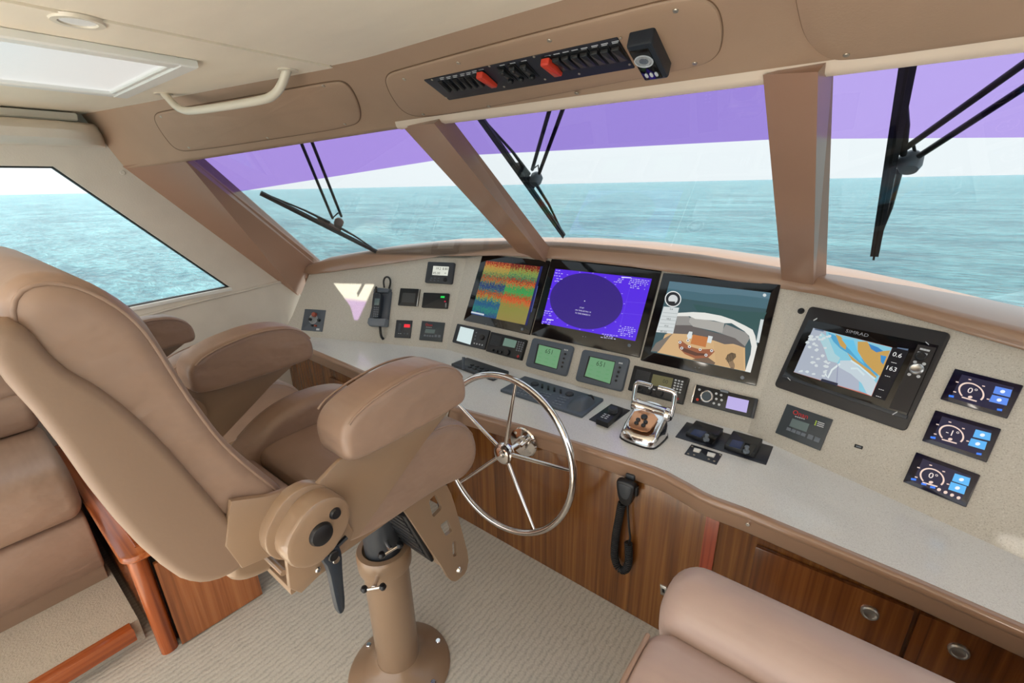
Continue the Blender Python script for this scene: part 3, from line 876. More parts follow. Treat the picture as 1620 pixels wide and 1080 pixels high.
# ================================================================ instruments
def crop(x0, y0, s): return lambda x, y: (x0 + x / s, y0 + y / s)
cA, cB, cC, cD = crop(720, 390, 6.75), crop(830, 400, 6.0), crop(1000, 420, 5.4), crop(1210, 470, 4.697)
cE, cF, cG, cH = crop(460, 380, 4.5), crop(700, 500, 5.0625), crop(780, 560, 8.1), crop(970, 560, 6.75)
cI, cJ, cK, cL = crop(1050, 640, 4.91), crop(920, 560, 4.7647), crop(1400, 560, 4.1545), crop(660, 60, 3.857)

class Dev:
    """An instrument let into a panel: its own axes from four corners; (u, v) runs 0..1 from its top left."""
    def __init__(s, name, label, cat, pl, c, q, group=None, lift=0.0):
        P = [pl.hit(*(c(*k) if c else k), lift) for k in q]
        ex = ((P[1] - P[0]) + (P[2] - P[3])).normalized()
        s.W = ((P[1] - P[0]).length + (P[2] - P[3]).length) / 2
        s.H = ((P[0] - P[3]).length + (P[1] - P[2]).length) / 2
        s.pl = Plane((P[0] + P[1] + P[2] + P[3]) / 4 , ex, pl.n)
        s.c = c
        s.root = thing(name, label, cat, s.pl.mat(), group=group)
    def L(s, u, v): return ((u - 0.5) * s.W, (0.5 - v) * s.H)
    def p(s, x, y, z=0.0):
        u, v = s.pl.hit(*(s.c(x, y) if s.c else (x, y)), z) - s.pl.o, 0
        return (u.dot(s.pl.ex), u.dot(s.pl.ey))
    def slab(s, name, u0, v0, u1, v1, z0, z1, m, r=0.0, bev=0.0012, parent=None, **k):
        (x0, y0), (x1, y1) = s.L(u0, v0), s.L(u1, v1)
        b = MB(); b.prism(rrect(abs(x1 - x0), abs(y1 - y0), r, 4, (x0 + x1) / 2, (y0 + y1) / 2), z0, z1, bev)
        return b.build(name, m, parent or s.root, **k)
    def body(s, name, z1, m, r=0.004, bev=0.0015, z0=0.0002): return s.slab(name, 0, 0, 1, 1, z0, z1, m, r, bev)
    def quad(s, name, pts, z0, z1, m, bev=0.0, parent=None, hit=None, **k):
        q = [s.p(x, y, z1 if hit is None else hit) for x, y in pts]
        return MB().prism(q, z0, z1, bev).build(name, m, parent or s.root, **k)
    def knob(s, name, x, y, r, z0, z1, m, parent=None, seg=20, bev=0.0012, **k):
        a = s.p(x, y, z1)
        return MB().cyl(a[0], a[1], r, z0, z1, seg, bev).build(name, m, parent or s.root, **k)
    def letters(s, items, z, m, parent=None, name='lettering'):
        for it in items:
            x, y = s.p(it[1], it[2], z)
            b = MB(); b.text(it[0], it[3], x, y, z, it[4] if len(it) > 4 else 'CENTER', sx_=it[5] if len(it) > 5 else 1.0)
            o = b.build(name, m, parent or s.root, smooth=0)
    def picture(s, name, polys, z, parent=None, step=0.00012):
        b = MB(); 
        for i, (col, pts) in enumerate(polys):
            b.use(emit(col))
            b.face([b.v((*s.p(x, y, z), z + i * step)) for x, y in pts])
        o = b.build(name, None, parent or s.root, smooth=0)
        return o
def ell(cx, cy, rx, ry, n=40, a0=0, a1=360):
    return [(cx + rx * math.cos(R(a0 + (a1 - a0) * k / n)), cy + ry * math.sin(R(a0 + (a1 - a0) * k / n))) for k in range(n + (0 if a1 - a0 == 360 else 1))]
def stroke(pts, wd):
    out = inset_line(pts, wd / 2); return out
def inset_line(pts, h):
    l, r = [], []
    for i, p in enumerate(pts):
        a, b = V(pts[max(0, i - 1)]), V(pts[min(len(pts) - 1, i + 1)])
        d = (b - a).normalized(); n = V((-d.y, d.x)) * h
        l.append((p[0] + n.x, p[1] + n.y)); r.append((p[0] - n.x, p[1] - n.y))
    return l + r[::-1]

# ---- sonar echo picture, procedural
def sonar_mat(w, h):
    m = bpy.data.materials.new('echo_sounder_picture'); m.use_nodes = True
    t = m.node_tree; b = t.nodes['Principled BSDF']
    co = t.nodes.new('ShaderNodeTexCoord'); sp = t.nodes.new('ShaderNodeSeparateXYZ')
    t.links.new(co.outputs['Object'], sp.inputs[0])
    def math_(op, a, bb=None, c=None):
        n = t.nodes.new('ShaderNodeMath'); n.operation = op
        for i, q in enumerate((a, bb, c)):
            if q is None: continue
            if isinstance(q, (int, float)): n.inputs[i].default_value = q
            else: t.links.new(q, n.inputs[i])
        return n.outputs[0]
    def noise(sx_, sy_, det):
        mp = t.nodes.new('ShaderNodeMapping'); mp.inputs['Scale'].default_value = (sx_, sy_, 1)
        n = t.nodes.new('ShaderNodeTexNoise'); n.inputs['Scale'].default_value = 1; n.inputs['Detail'].default_value = det
        t.links.new(co.outputs['Object'], mp.inputs[0]); t.links.new(mp.outputs[0], n.inputs['Vector'])
        return math_('SUBTRACT', n.outputs['Fac'], 0.5)
    v = math_('MULTIPLY_ADD', sp.outputs['Y'], -1.0 / h, 0.5)
    jag = noise(150, 9, 3); fine = noise(170, 120, 3)
    v2 = math_('ADD', v, math_('ADD', math_('MULTIPLY', jag, 0.22), math_('MULTIPLY', fine, 0.42)))
    def ramp(stops):
        r = t.nodes.new('ShaderNodeValToRGB'); e = r.color_ramp.elements
        for i, (p, c) in enumerate(stops):
            x = e[i] if i < 2 else e.new(p)
            x.position = p; x.color = (*lin(c), 1)
        t.links.new(v2, r.inputs[0]); return r.outputs[0]
    left = ramp([(0.0, (120, 30, 24)), (0.05, (190, 70, 30)), (0.10, (190, 150, 70)), (0.20, (150, 150, 70)), (0.27, (40, 110, 80)), (0.29, (130, 26, 20)), (0.33, (200, 90, 40)), (0.38, (90, 140, 70)), (0.42, (36, 50, 110)), (0.50, (40, 60, 120)), (0.53, (60, 150, 90)), (0.56, (150, 30, 22)), (0.62, (205, 80, 40)), (0.67, (120, 170, 70)), (0.72, (34, 100, 120)), (0.80, (36, 80, 140)), (0.88, (40, 140, 110)), (0.97, (36, 66, 130))])
    right = ramp([(0.0, (110, 26, 20)), (0.07, (140, 40, 28)), (0.11, (150, 160, 70)), (0.18, (120, 150, 80)), (0.25, (40, 120, 90)), (0.28, (120, 24, 18)), (0.32, (210, 70, 34)), (0.36, (190, 130, 60)), (0.40, (50, 150, 80)), (0.50, (60, 160, 84)), (0.54, (110, 150, 70)), (0.56, (140, 28, 20)), (0.60, (220, 80, 40)), (0.66, (200, 110, 52)), (0.72, (140, 140, 66)), (0.90, (146, 138, 70)), (1.0, (150, 134, 72))])
    mx = t.nodes.new('ShaderNodeMix'); mx.data_type = 'RGBA'
    t.links.new(math_('GREATER_THAN', math_('ADD', sp.outputs['X'], 0.0), -0.02 * w), mx.inputs[0])
    t.links.new(left, mx.inputs[6]); t.links.new(right, mx.inputs[7])
    t.links.new(mx.outputs[2], b.inputs['Emission Color']); b.inputs['Emission Strength'].default_value = 0.72
    b.inputs['Base Color'].default_value = (0.01, 0.01, 0.01, 1); b.inputs['Roughness'].default_value = 0.2
    return m

# ---- three flush monitors
def monitor(label, c, q, scr, power, leds):
    d = Dev('monitor', label, 'monitor', DM, c, q, group='flush monitors in the centre dash panel')
    d.body('glass_front', 0.012, BLACKG, 0.004)
    d.knob('power_knob', *power, 0.0075, 0.012, 0.019, MIDG)
    for x, y in leds: d.knob('indicator', x, y, 0.0022, 0.012, 0.013, MIDG, seg=10, bev=0.0)
    return d
M1 = monitor('left flush monitor, showing a multicoloured echo sounder picture', cA, [(310, 88), (1020, 160), (805, 945), (100, 790)], None, (712, 880), [(437, 826), (330, 830)])
s1 = [M1.p(*k, 0.013) for k in [(330, 150), (925, 212), (755, 838), (170, 718)]]
sw = (V(s1[1]) - V(s1[0])).length; sh = (V(s1[0]) - V(s1[3])).length
cx_ = sum(p[0] for p in s1) / 4; cy_ = sum(p[1] for p in s1) / 4
o = MB(Matrix.Translation((0, 0, 0))).prism(rrect(sw, sh, 0), 0.0, 0.0006).build('screen', sonar_mat(sw, sh), M1.root, smooth=0); o.location = (cx_, cy_, 0.0122)
M1.picture('screen_edge', [((30, 34, 90), [(912, 208), (938, 212), (768, 840), (745, 836)]), ((90, 100, 170), [(880, 420), (886, 421), (815, 700), (809, 699)]), ((190, 200, 210), [(175, 690), (310, 718), (308, 736), (171, 707)])], 0.0132)['kind'] = 'stuff'

M2 = monitor('middle flush monitor, the widest, showing a dark blue circle on violet', cB, [(265, 65), (1310, 160), (1090, 995), (70, 780)], None, (990, 876), [(553, 792), (578, 796)])
bg = (86, 40, 226)
WHT = emit((225, 222, 245))
pic = [(bg, [(292, 150), (1208, 245), (1050, 836), (158, 664)]), ((52, 30, 128), ell(586, 458, 348, 268, 56))]
pic[1] = ((52, 30, 128), [(586 + 346 * math.cos(R(a)) - 0.02 * 266 * math.sin(R(a)), 458 + 40 * 0.6 * math.cos(R(a)) + 264 * math.sin(R(a))) for a in range(0, 360, 6)])
pic += [((110, 84, 236), [(996, 340), (998, 340), (908, 690), (905, 690)]), ((110, 84, 236), [(955, 462), (1148, 474), (1147, 477), (955, 465)]), ((110, 84, 236), [(935, 570), (1118, 588), (1117, 591), (935, 573)])]
M2.picture('screen', pic, 0.0124)
rows = []
rng = random.Random(3)
for (x0, y0, n, wmax, dx, dy) in ((300, 160, 5, 70, -9, 26), (860, 222, 4, 70, -4, 16), (1010, 240, 6, 170, -8, 17), (905, 690, 6, 150, -6, 17), (735, 765, 3, 130, -6, 16), (175, 630, 3, 60, -6, 18), (190, 545, 3, 60, -4, 20)):
    for k in range(n):
        x = x0 + dx * k
        while x < x0 + dx * k + wmax:
            l = rng.uniform(8, 26)
            if rng.random() < 0.8: rows.append(((196, 190, 240), [(x, y0 + dy * k + (x - x0) * 0.13), (x + l, y0 + dy * k + (x + l - x0) * 0.13), (x + l - 2, y0 + dy * k + 7 + (x + l - x0) * 0.13), (x - 2, y0 + dy * k + 7 + (x - x0) * 0.13)]))
            x += l + rng.uniform(5, 12)
for k in range(18):
    a = R(k * 20)
    x, y = 586 + 360 * math.cos(a), 458 + 24 * math.cos(a) + 276 * math.sin(a)
    rows.append(((130, 150, 230), [(x - 7, y - 2), (x + 7, y - 2), (x + 7, y + 2), (x - 7, y + 2)]))
b = MB(); b.use(emit((190, 184, 240)))
for col, pts in rows: b.face([b.v((*M2.p(x, y, 0.013), 0.0130)) for x, y in pts])
b.build('screen_readouts', None, M2.root, smooth=0, kind='stuff')
b = MB(); b.use(emit((240, 240, 250)))
for pts in ([(920, 226), (1012, 232), (1011, 240), (918, 234)], [(210, 624), (275, 634), (274, 641), (209, 631)], [(985, 762), (1060, 776), (1059, 782), (984, 768)][:0] or [(565, 452), (575, 452), (575, 460), (565, 460)]):
    b.face([b.v((*M2.p(x, y, 0.013), 0.0132)) for x, y in pts])
b.build('screen_marks', None, M2.root, smooth=0, kind='stuff')
M2.letters([('ST-BY', 543, 521, 0.010), ('ON TIME 007190.1 H', 553, 552, 0.010), ('TX TIME 000808.8 H', 549, 580, 0.010)], 0.0134, WHT)

M3 = monitor('right flush monitor, showing a cockpit camera view with a fighting chair', cC, [(272, 70), (1272, 170), (1060, 1030), (78, 812)], None, (941, 956), [(538, 869), (572, 874)])
P3 = [((58, 86, 92), [(320, 133), (1185, 232), (1010, 915), (160, 738)]),
      ((86, 118, 132), [(320, 133), (1185, 232), (1172, 285), (900, 250), (640, 240), (305, 195)]),
      ((70, 104, 116), [(305, 195), (640, 240), (900, 250), (1172, 285), (1150, 370), (800, 330), (560, 300), (290, 260)]),
      ((50, 84, 84), [(520, 330), (900, 390), (1150, 400), (1110, 480), (1060, 560), (860, 460), (560, 395)]),
      ((206, 170, 124), [(352, 560), (500, 590), (700, 640), (870, 670), (965, 700), (968, 902), (540, 812), (215, 742), (280, 590)]),
      ((120, 112, 104), [(205, 660), (355, 575), (330, 600), (225, 735), (160, 730)]),
      ((98, 92, 90), [(368, 480), (500, 512), (700, 570), (870, 610), (965, 690), (960, 702), (870, 668), (790, 672), (700, 640), (560, 590), (352, 580)]),
      ((146, 144, 140), [(384, 430), (480, 432), (520, 466), (760, 575), (800, 500), (980, 575), (1005, 620), (965, 690), (880, 620), (700, 560), (500, 510), (372, 508)]),
      ((168, 166, 160), [(500, 440), (790, 492), (770, 575), (520, 520), (485, 480)]),
      ((226, 226, 220), [(392, 404), (520, 397), (620, 402), (760, 428), (860, 462), (960, 510), (1030, 548), (1052, 600), (1068, 690), (1012, 914), (965, 903), (1012, 760), (1020, 690), (1000, 600), (960, 560), (850, 492), (790, 492), (700, 470), (540, 455), (490, 432), (384, 432)]),
      ((150, 90, 62), [(395, 640), (420, 640), (490, 690), (580, 715), (690, 712), (705, 735), (680, 760), (650, 785), (540, 795), (450, 755), (400, 705)]),
      ((92, 60, 48), [(400, 690), (450, 705), (560, 745), (640, 752), (650, 768), (540, 770), (440, 735)]),
      ((190, 118, 66), [(522, 588), (648, 612), (628, 698), (498, 668)]),
      ((214, 220, 220), [(488, 562), (516, 566), (508, 622), (478, 628), (468, 600)]),
      ((214, 220, 220), [(652, 598), (690, 606), (674, 662), (640, 656)]),
      ((34, 32, 34), [(798, 796), (815, 760), (850, 742), (884, 752), (888, 780), (860, 812), (820, 830)]),
      ((112, 92, 76), [(820, 830), (862, 812), (878, 850), (870, 884), (845, 880)]),
      ((112, 92, 76), [(540, 795), (650, 785), (712, 830), (700, 846), (600, 825), (510, 802)]),
      ((206, 212, 212), [(270, 350), (402, 360), (350, 582), (205, 568)]),
      ((206, 214, 214), [(1098, 458), (1126, 462), (1085, 660), (1060, 655)]),
      ((232, 234, 232), ell(350, 286, 70, 68, 40)), ((40, 44, 48), ell(350, 286, 62, 60, 40)), ((206, 210, 210), ell(350, 288, 40, 38, 32)), ((40, 40, 42), [(315, 305), (368, 308), (364, 342), (311, 338)]),
      ((210, 216, 216), ell(1132, 253, 15, 14, 16))]
for x, y in ((410, 655), (425, 705), (490, 692), (582, 717), (680, 727), (632, 765), (478, 640)):
    P3.append(((226, 226, 226), ell(x, y, 13, 12, 14))); P3.append(((50, 46, 46), ell(x, y, 6, 6, 10)))
for k in range(6):
    y = 400 + 30 * k
    P3.append(((150, 160, 160), [(262 - 9 * k + 4, y), (392 - 9 * k, y + 10), (391 - 9 * k, y + 13), (261 - 9 * k + 4, y + 3)]))
M3.picture('screen', P3, 0.0122, step=0.00005)
b = MB(); b.use(emit((176, 146, 106)))
for k in range(26):
    t_ = k / 26; x0 = 560 + 380 * t_
    b.face([b.v((*M3.p(x, y, 0.0136), 0.0136)) for x, y in [(700 + 250 * t_, 655 + 40 * t_), (702 + 250 * t_, 655 + 40 * t_), (722 + 240 * t_, 842 + 50 * t_), (719 + 240 * t_, 842 + 50 * t_)]])
b.build('deck_seams', None, M3.root, smooth=0, kind='stuff')
M3.letters([('0.4', 335, 373, 0.011), ('18.5', 310, 455, 0.012), ('20.5', 292, 515, 0.011), ('85.00', 268, 566, 0.013)], 0.0140, emit((40, 44, 46)))

# ---- radios and displays along the foot of the centre panel
def keypad(d, pts, nx, ny, w, h, m, z0, z1, name='keypad'):
    """nx by ny tiny keys over the quad pts (top left, top right, bottom right, bottom left)"""
    b = MB(); q = [V(d.p(x, y, z1)) for x, y in pts]
    for i in range(nx):
        for j in range(ny):
            u, v = (i + 0.5) / nx, (j + 0.5) / ny
            c = q[0].lerp(q[1], u).lerp(q[3].lerp(q[2], u), v)
            b.box(c.x - w / 2, c.x + w / 2, c.y - h / 2, c.y + h / 2, z0, z1, 0.0006)
    return b.build(name, m, d.root, kind='stuff')
d = Dev('remote_display', 'small display with a blank pale screen and one knob, below the left monitor', 'display', DM, cF, [(130, 65), (385, 115), (350, 275), (90, 210)])
d.body('case', 0.016, DGREY, 0.006, 0.003)
d.quad('screen', [(145, 82), (252, 108), (222, 228), (112, 195)], 0.016, 0.0172, emit((206, 224, 224)))
d.knob('knob', 310, 165, 0.016, 0.016, 0.030, BLACK, bev=0.003)
keypad(d, [(262, 115), (285, 120), (268, 200), (245, 195)], 1, 3, 0.008, 0.007, MIDG, 0.016, 0.0185)
keypad(d, [(246, 202), (330, 220), (325, 246), (240, 226)], 4, 1, 0.008, 0.008, KEYW, 0.016, 0.0185, 'button_row')

def vhf(label, c, q, grill, disp, keys, knobs, red, redm, dispcol, txt=None):
    d = Dev('vhf_radio', label, 'radio', DM, c, q, group=None)
    d.body('case', 0.024, BLACK, 0.005, 0.004)
    b = MB()
    g = [V(d.p(x, y, 0.025)) for x, y in grill]
    for k in range(8):
        t = (k + 0.5) / 8
        a, e = g[0].lerp(g[3], t), g[1].lerp(g[2], t)
        b.box(a.x, e.x, a.y - 0.0022, a.y + 0.0022, 0.0235, 0.0262, 0.0006)
    b.build('speaker_grille', DGREY, d.root, kind='stuff')
    s = d.quad('screen', disp, 0.024, 0.0252, emit(dispcol, 0.8))
    keypad(d, keys, 3, 5, 0.0085, 0.0068, KEYW if c is cJ else MIDG, 0.024, 0.0262)
    for x, y, r, z in knobs: d.knob('knob', x, y, r, 0.024, 0.024 + z, BLACK, bev=0.002)
    d.knob('distress_button', *red, 0.0095, 0.024, 0.0275, redm, seg=4)
    if txt: d.letters([txt], 0.0256, emit((40, 42, 30)))
    return d
v1 = vhf('black marine radio below the left monitor, with a pale green screen and ribbed speaker', cF, [(405, 130), (690, 195), (640, 358), (365, 285)],
         [(402, 145), (480, 163), (455, 245), (378, 225)], [(500, 172), (597, 197), (577, 255), (480, 234)], [(603, 195), (660, 208), (632, 290), (582, 278)],
         [(396, 270, 0.007, 0.012), (425, 280, 0.008, 0.012), (460, 284, 0.008, 0.012), (510, 288, 0.016, 0.016)], (603, 322), REDD, (112, 140, 126))
v2 = vhf('black marine radio below the right monitor, with an olive screen reading 00', cJ, [(405, 88), (820, 185), (768, 383), (362, 275)],
         [(418, 112), (525, 135), (500, 215), (400, 190)], [(540, 150), (692, 182), (672, 262), (520, 232)], [(700, 182), (775, 200), (748, 302), (678, 285)],
         [(408, 252, 0.012, 0.012), (446, 268, 0.007, 0.01), (505, 284, 0.010, 0.012), (582, 290, 0.017, 0.016)], (717, 335), REDD, (104, 100, 66), ('00', 632, 208, 0.024))
keypad(v2, [(498, 246), (568, 262), (560, 280), (492, 264)], 2, 1, 0.010, 0.006, KEYW, 0.024, 0.026, 'button_row')

def green_display(label, q, scr, btn, seven, mark):
    d = Dev('depth_display', label, 'display', DM, cF, q, group='green depth displays below the centre monitor')
    d.body('case', 0.022, SLATE, 0.016, 0.005)
    x0, y0 = d.p(*scr[0], 0.022); x1, y1 = d.p(*scr[2], 0.022)
    d.quad('bezel', [(scr[0][0] - 12, scr[0][1] - 8), (scr[1][0] + 6, scr[1][1] - 6), (scr[2][0] + 6, scr[2][1] + 6), (scr[3][0] - 12, scr[3][1] + 6)], 0.022, 0.0226, BLACK)
    d.quad('screen', scr, 0.0222, 0.0234, emit((108, 158, 116), 0.9))
    for x, y in btn: d.knob('button', x, y, 0.0055, 0.022, 0.027, BLACK, seg=14)
    keypad(d, [(mark[0] - 16, mark[1] - 12), (mark[0] + 18, mark[1] - 5), (mark[0] + 14, mark[1] + 12), (mark[0] - 20, mark[1] + 6)], 3, 1, 0.005, 0.007, KEYW, 0.022, 0.0232, 'emblem')
    d.letters([('651', *seven, 0.034)], 0.0236, emit((44, 74, 50)))
    b = MB(); b.use(emit((96, 150, 104)))
    c = [V(d.p(x, y, 0.0236)) for x, y in scr]
    for i in range(3):
        for j in range(3):
            u, v = (i + 0.45) / 3, 0.42 + 0.2 * j
            m = c[0].lerp(c[1], u).lerp(c[3].lerp(c[2], u), v)
            b.box(m.x - 0.009, m.x + 0.009, m.y - 0.003, m.y + 0.003, 0.0234, 0.0236)
    b.build('faint_readouts', None, d.root, smooth=0, kind='stuff')
green_display('slate blue display with a green screen reading 651, left one of the pair', [(735, 178), (1062, 243), (1000, 490), (680, 400)], [(775, 228), (948, 270), (912, 420), (742, 372)], [(980, 302), (970, 337), (962, 370), (955, 403)], (855, 285), (990, 270))
green_display('slate blue display with a green screen reading 651, right one of the pair', [(1140, 268), (1505, 345), (1450, 608), (1070, 520)], [(1185, 325), (1380, 368), (1340, 540), (1140, 478)], [(1418, 410), (1408, 445), (1397, 480), (1387, 515)], (1270, 385), (1428, 376))

d = Dev('stereo', 'slim black stereo with a round silver dial and a lilac screen', 'stereo', DM, cJ, [(860, 230), (1335, 340), (1297, 488), (832, 365)])
d.body('case', 0.018, BLACK, 0.004, 0.002)
d.slab('end_cap', 0.0, 0, 0.025, 1, 0.0, 0.020, CHROME, 0.002); d.slab('end_cap', 0.955, 0, 1.0, 1, 0.0, 0.020, DGREY, 0.002)
d.slab('top_latch', 0.42, -0.05, 0.55, 0.08, 0.0, 0.021, MIDG, 0.003)
a = d.p(943, 318, 0.026)
b = MB(Matrix.Translation((*a, 0))); b.lathe([(0.0, 0.018), (0.0255, 0.018), (0.0255, 0.028), (0.0235, 0.030), (0.021, 0.028), (0.0, 0.028)], 32)
dial = b.build('volume_dial', CHROME, d.root)
MB(Matrix.Translation((*a, 0))).cyl(0, 0, 0.0205, 0.027, 0.0292, 28, 0.002).build('dial_face', mat('dial_blue_grey', (60, 74, 86), 0.3, metal=0.4), dial)
d.quad('screen', [(1105, 315), (1262, 350), (1243, 442), (1085, 405)], 0.018, 0.0192, emit((182, 170, 226)))
for x, y in ((888, 267), (1015, 297), (1052, 308), (1015, 337), (1055, 346), (996, 370), (1036, 380)): d.knob('button', x, y, 0.005, 0.018, 0.0205, KEYW, seg=14)
d.knob('power_button', 873, 342, 0.006, 0.018, 0.0205, REDP, seg=14)

# ---- port dash panel
d = Dev('pilot_display', 'black autopilot display at the top of the port panel, reading 19.2', 'display', DL, cE, [(985, 157), (1175, 165), (1155, 315), (960, 305)])
d.body('case', 0.018, DGREY, 0.008, 0.004)
d.quad('screen', [(1015, 182), (1126, 188), (1116, 252), (1006, 246)], 0.018, 0.0192, emit((216, 218, 206)))
d.letters([('19.2', 1050, 202, 0.022), ('8.80', 1100, 204, 0.022), ('85.00', 1038, 234, 0.022), ('=', 1100, 236, 0.022)], 0.0196, emit((30, 32, 30)))
keypad(d, [(990, 258), (1068, 262), (1060, 296), (982, 292)], 3, 2, 0.011, 0.006, SLATE, 0.018, 0.0205)
d.knob('rocker_pad', 1098, 280, 0.014, 0.018, 0.022, BLACK)
d = Dev('touch_display', 'small black framed touch display, switched off, right of the handset', 'display', DL, cE, [(785, 343), (925, 350), (908, 472), (770, 465)])
d.body('case', 0.012, BLACK, 0.003)
d.quad('screen', [(797, 372), (890, 378), (880, 445), (786, 440)], 0.012, 0.013, mat('dark_lcd', (66, 70, 74), 0.15))
d.slab('edge_strip', 0.955, 0.0, 1.0, 1.0, 0.0, 0.013, BRUSH, 0.001)
d = Dev('alarm_panel', 'black rectangular panel with a green lamp, below the autopilot display', 'panel', DL, cE, [(952, 376), (1132, 382), (1122, 490), (938, 480)])
d.body('case', 0.014, BLACK, 0.004)
d.quad('green_lamp', [(1068, 396), (1096, 397), (1094, 410), (1066, 409)], 0.014, 0.015, emit((40, 220, 90)))
d.quad('red_lamp', [(1094, 430), (1104, 431), (1103, 440), (1093, 439)], 0.014, 0.015, emit((190, 30, 60)))
keypad(d, [(1098, 445), (1112, 446), (1110, 480), (1096, 478)], 1, 4, 0.008, 0.003, KEYW, 0.014, 0.0146, 'label_lines')
d = Dev('tank_monitor', 'small black panel with a red lit square, low on the port panel', 'panel', DL, cE, [(755, 568), (865, 572), (855, 698), (742, 692)])
d.body('case', 0.008, DGREY, 0.002)
d.quad('red_display', [(808, 596), (849, 598), (847, 621), (805, 619)], 0.008, 0.0092, emit((240, 46, 60)))
keypad(d, [(760, 590), (795, 592), (788, 650), (755, 648)], 1, 7, 0.018, 0.002, MIDG, 0.008, 0.0086, 'label_lines')
for x, y in ((808, 664), (830, 666)): d.knob('button', x, y, 0.006, 0.008, 0.0095, SLATE, seg=14)
keypad(d, [(762, 656), (790, 658), (788, 670), (760, 668)], 2, 1, 0.008, 0.003, KEYW, 0.008, 0.009, 'arrow_marks')

def generator_panel(label, pl, c, q, lcd, logo, size, k1, k2, sub):
    d = Dev('generator_panel', label, 'panel', pl, c, q)
    d.body('case', 0.006, mat('generator_grey', (58, 66, 72), 0.4), 0.002)
    d.quad('screen', lcd, 0.006, 0.0068, mat('grey_lcd', (104, 122, 124), 0.25))
    d.letters([('Onan', *logo, size)], 0.0066, mat('red_print', (220, 40, 44), 0.5))
    keypad(d, sub, 5, 1, 0.005, 0.003, KEYW, 0.006, 0.0064, 'label_lines')
    keypad(d, k1, 4, 1, size * 0.62, size * 0.5, MIDG, 0.006, 0.0078)
    keypad(d, k2, 2, 1, size * 0.72, size * 0.7, MIDG, 0.006, 0.0078, 'start_keys')
    return d
d = generator_panel('grey generator panel with a red logo, low on the port panel', DL, cE, [(935, 573), (1098, 588), (1080, 725), (918, 710)], [(960, 630), (1030, 636), (1022, 664), (953, 658)], (984, 602), 0.022,
                [(946, 668), (1020, 675), (1018, 690), (944, 684)], [(1020, 668), (1070, 672), (1068, 694), (1018, 690)], [(962, 614), (1006, 618), (1005, 624), (961, 620)])
d = generator_panel('grey generator panel with a red logo, below the chart plotter', DR, cI, [(958, 0), (1322, 112), (1212, 362), (873, 215)], [(1000, 105), (1132, 150), (1108, 212), (973, 165)], (1062, 76), 0.024,
                [(958, 168), (1108, 226), (1098, 252), (946, 196)], [(1118, 222), (1222, 262), (1210, 300), (1106, 258)], [(1020, 84), (1100, 108), (1096, 118), (1016, 94)])
keypad(d, [(1178, 118), (1196, 124), (1182, 166), (1164, 158)], 1, 3, 0.004, 0.003, emit((190, 220, 60)), 0.006, 0.0072, 'status_lamps')
keypad(d, [(1200, 125), (1250, 142), (1238, 182), (1186, 166)], 2, 3, 0.011, 0.003, KEYW, 0.006, 0.0066, 'label_lines')

d = Dev('searchlight_control', 'grey control plate with a red knob at the port end of the dash', 'control panel', DL, cE, [(98, 490), (247, 498), (230, 652), (84, 640)])
d.body('plate', 0.006, SLATE, 0.002)
a = d.p(160, 560, 0.006)
MB(Matrix.Translation((*a, 0))).lathe([(0.034, 0.006), (0.034, 0.0066), (0.031, 0.0066), (0.031, 0.006)], 32).build('dial_ring', KEYW, d.root)
d.knob('red_knob', 158, 526, 0.016, 0.006, 0.026, mat('brick_red_knob', (160, 74, 54), 0.4), bev=0.004)
for x, y in ((130, 560), (192, 566)): d.knob('knob', x, y, 0.010, 0.006, 0.024, BLACK, bev=0.003)
for x, y in ((146, 605), (170, 606)): d.knob('toggle', x, y, 0.007, 0.006, 0.022, BLACK if x < 150 else mat('brick_red_knob', (160, 74, 54)), bev=0.002)
d.quad('white_tag', [(182, 626), (205, 627), (203, 641), (180, 640)], 0.006, 0.0066, KEYW)

# satellite handset in its cradle
d = Dev('satellite_phone', 'grey cordless handset standing in a cradle on the port dash panel', 'phone', DL, cE, [(600, 338), (716, 350), (690, 615), (548, 600)])
b = MB(); q = [d.p(x, y, 0.02) for x, y in [(606, 340), (700, 345), (712, 365), (684, 612), (560, 606), (548, 590), (575, 480), (585, 380)]]
cr = b.prism(q, 0.0002, 0.022, 0.006).build('cradle', mat('cradle_grey', (76, 82, 92), 0.4), d.root)
b = MB(); q = [d.p(x, y, 0.045) for x, y in [(553, 552), (678, 558), (668, 612), (558, 608), (546, 590)]]
b.prism(q, 0.010, 0.052, 0.008).build('cradle_cup', MIDG, d.root)
b = MB(); q = [d.p(x, y, 0.04) for x, y in [(590, 345), (620, 335), (705, 345), (690, 372), (585, 368)]]
b.prism(q, 0.012, 0.040, 0.006).build('cradle_head', SLATE, d.root)
b = MB(); q = chaikin([d.p(x, y, 0.045) for x, y in [(594, 372), (640, 374), (650, 395), (642, 470), (630, 560), (578, 556), (578, 480), (586, 400)]], 2)
hs = b.prism(q, 0.020, 0.056, 0.010).build('handset', mat('handset_grey', (44, 49, 57), 0.35), d.root)
q = [d.p(x, y, 0.056) for x, y in [(598, 412), (634, 414), (628, 462), (594, 460)]]
MB().prism(q, 0.050, 0.0568, 0.001).build('handset_screen', mat('grey_lcd', (104, 122, 124)), hs)
keypad(d, [(590, 470), (628, 472), (620, 548), (584, 546)], 3, 5, 0.007, 0.007, MIDG, 0.050, 0.0578).parent = hs
MB().tube([(*d.p(604, 372, .045), 0.04), (*d.p(606, 338, .045), 0.045), (*d.p(612, 330, .045), 0.045)], 0.007, 8).build('antenna', BLACK, hs)
MB().tube(chaikin([(*d.p(660, 335, .03), 0.02), (*d.p(662, 290, .03), 0.035), (*d.p(680, 262, .03), 0.04), (*d.p(705, 265, .03), 0.035), (*d.p(712, 300, .02), 0.02), (*d.p(700, 345, .01), 0.012)], 2, closed=False), 0.006, 8).build('cable', BLACK, d.root)
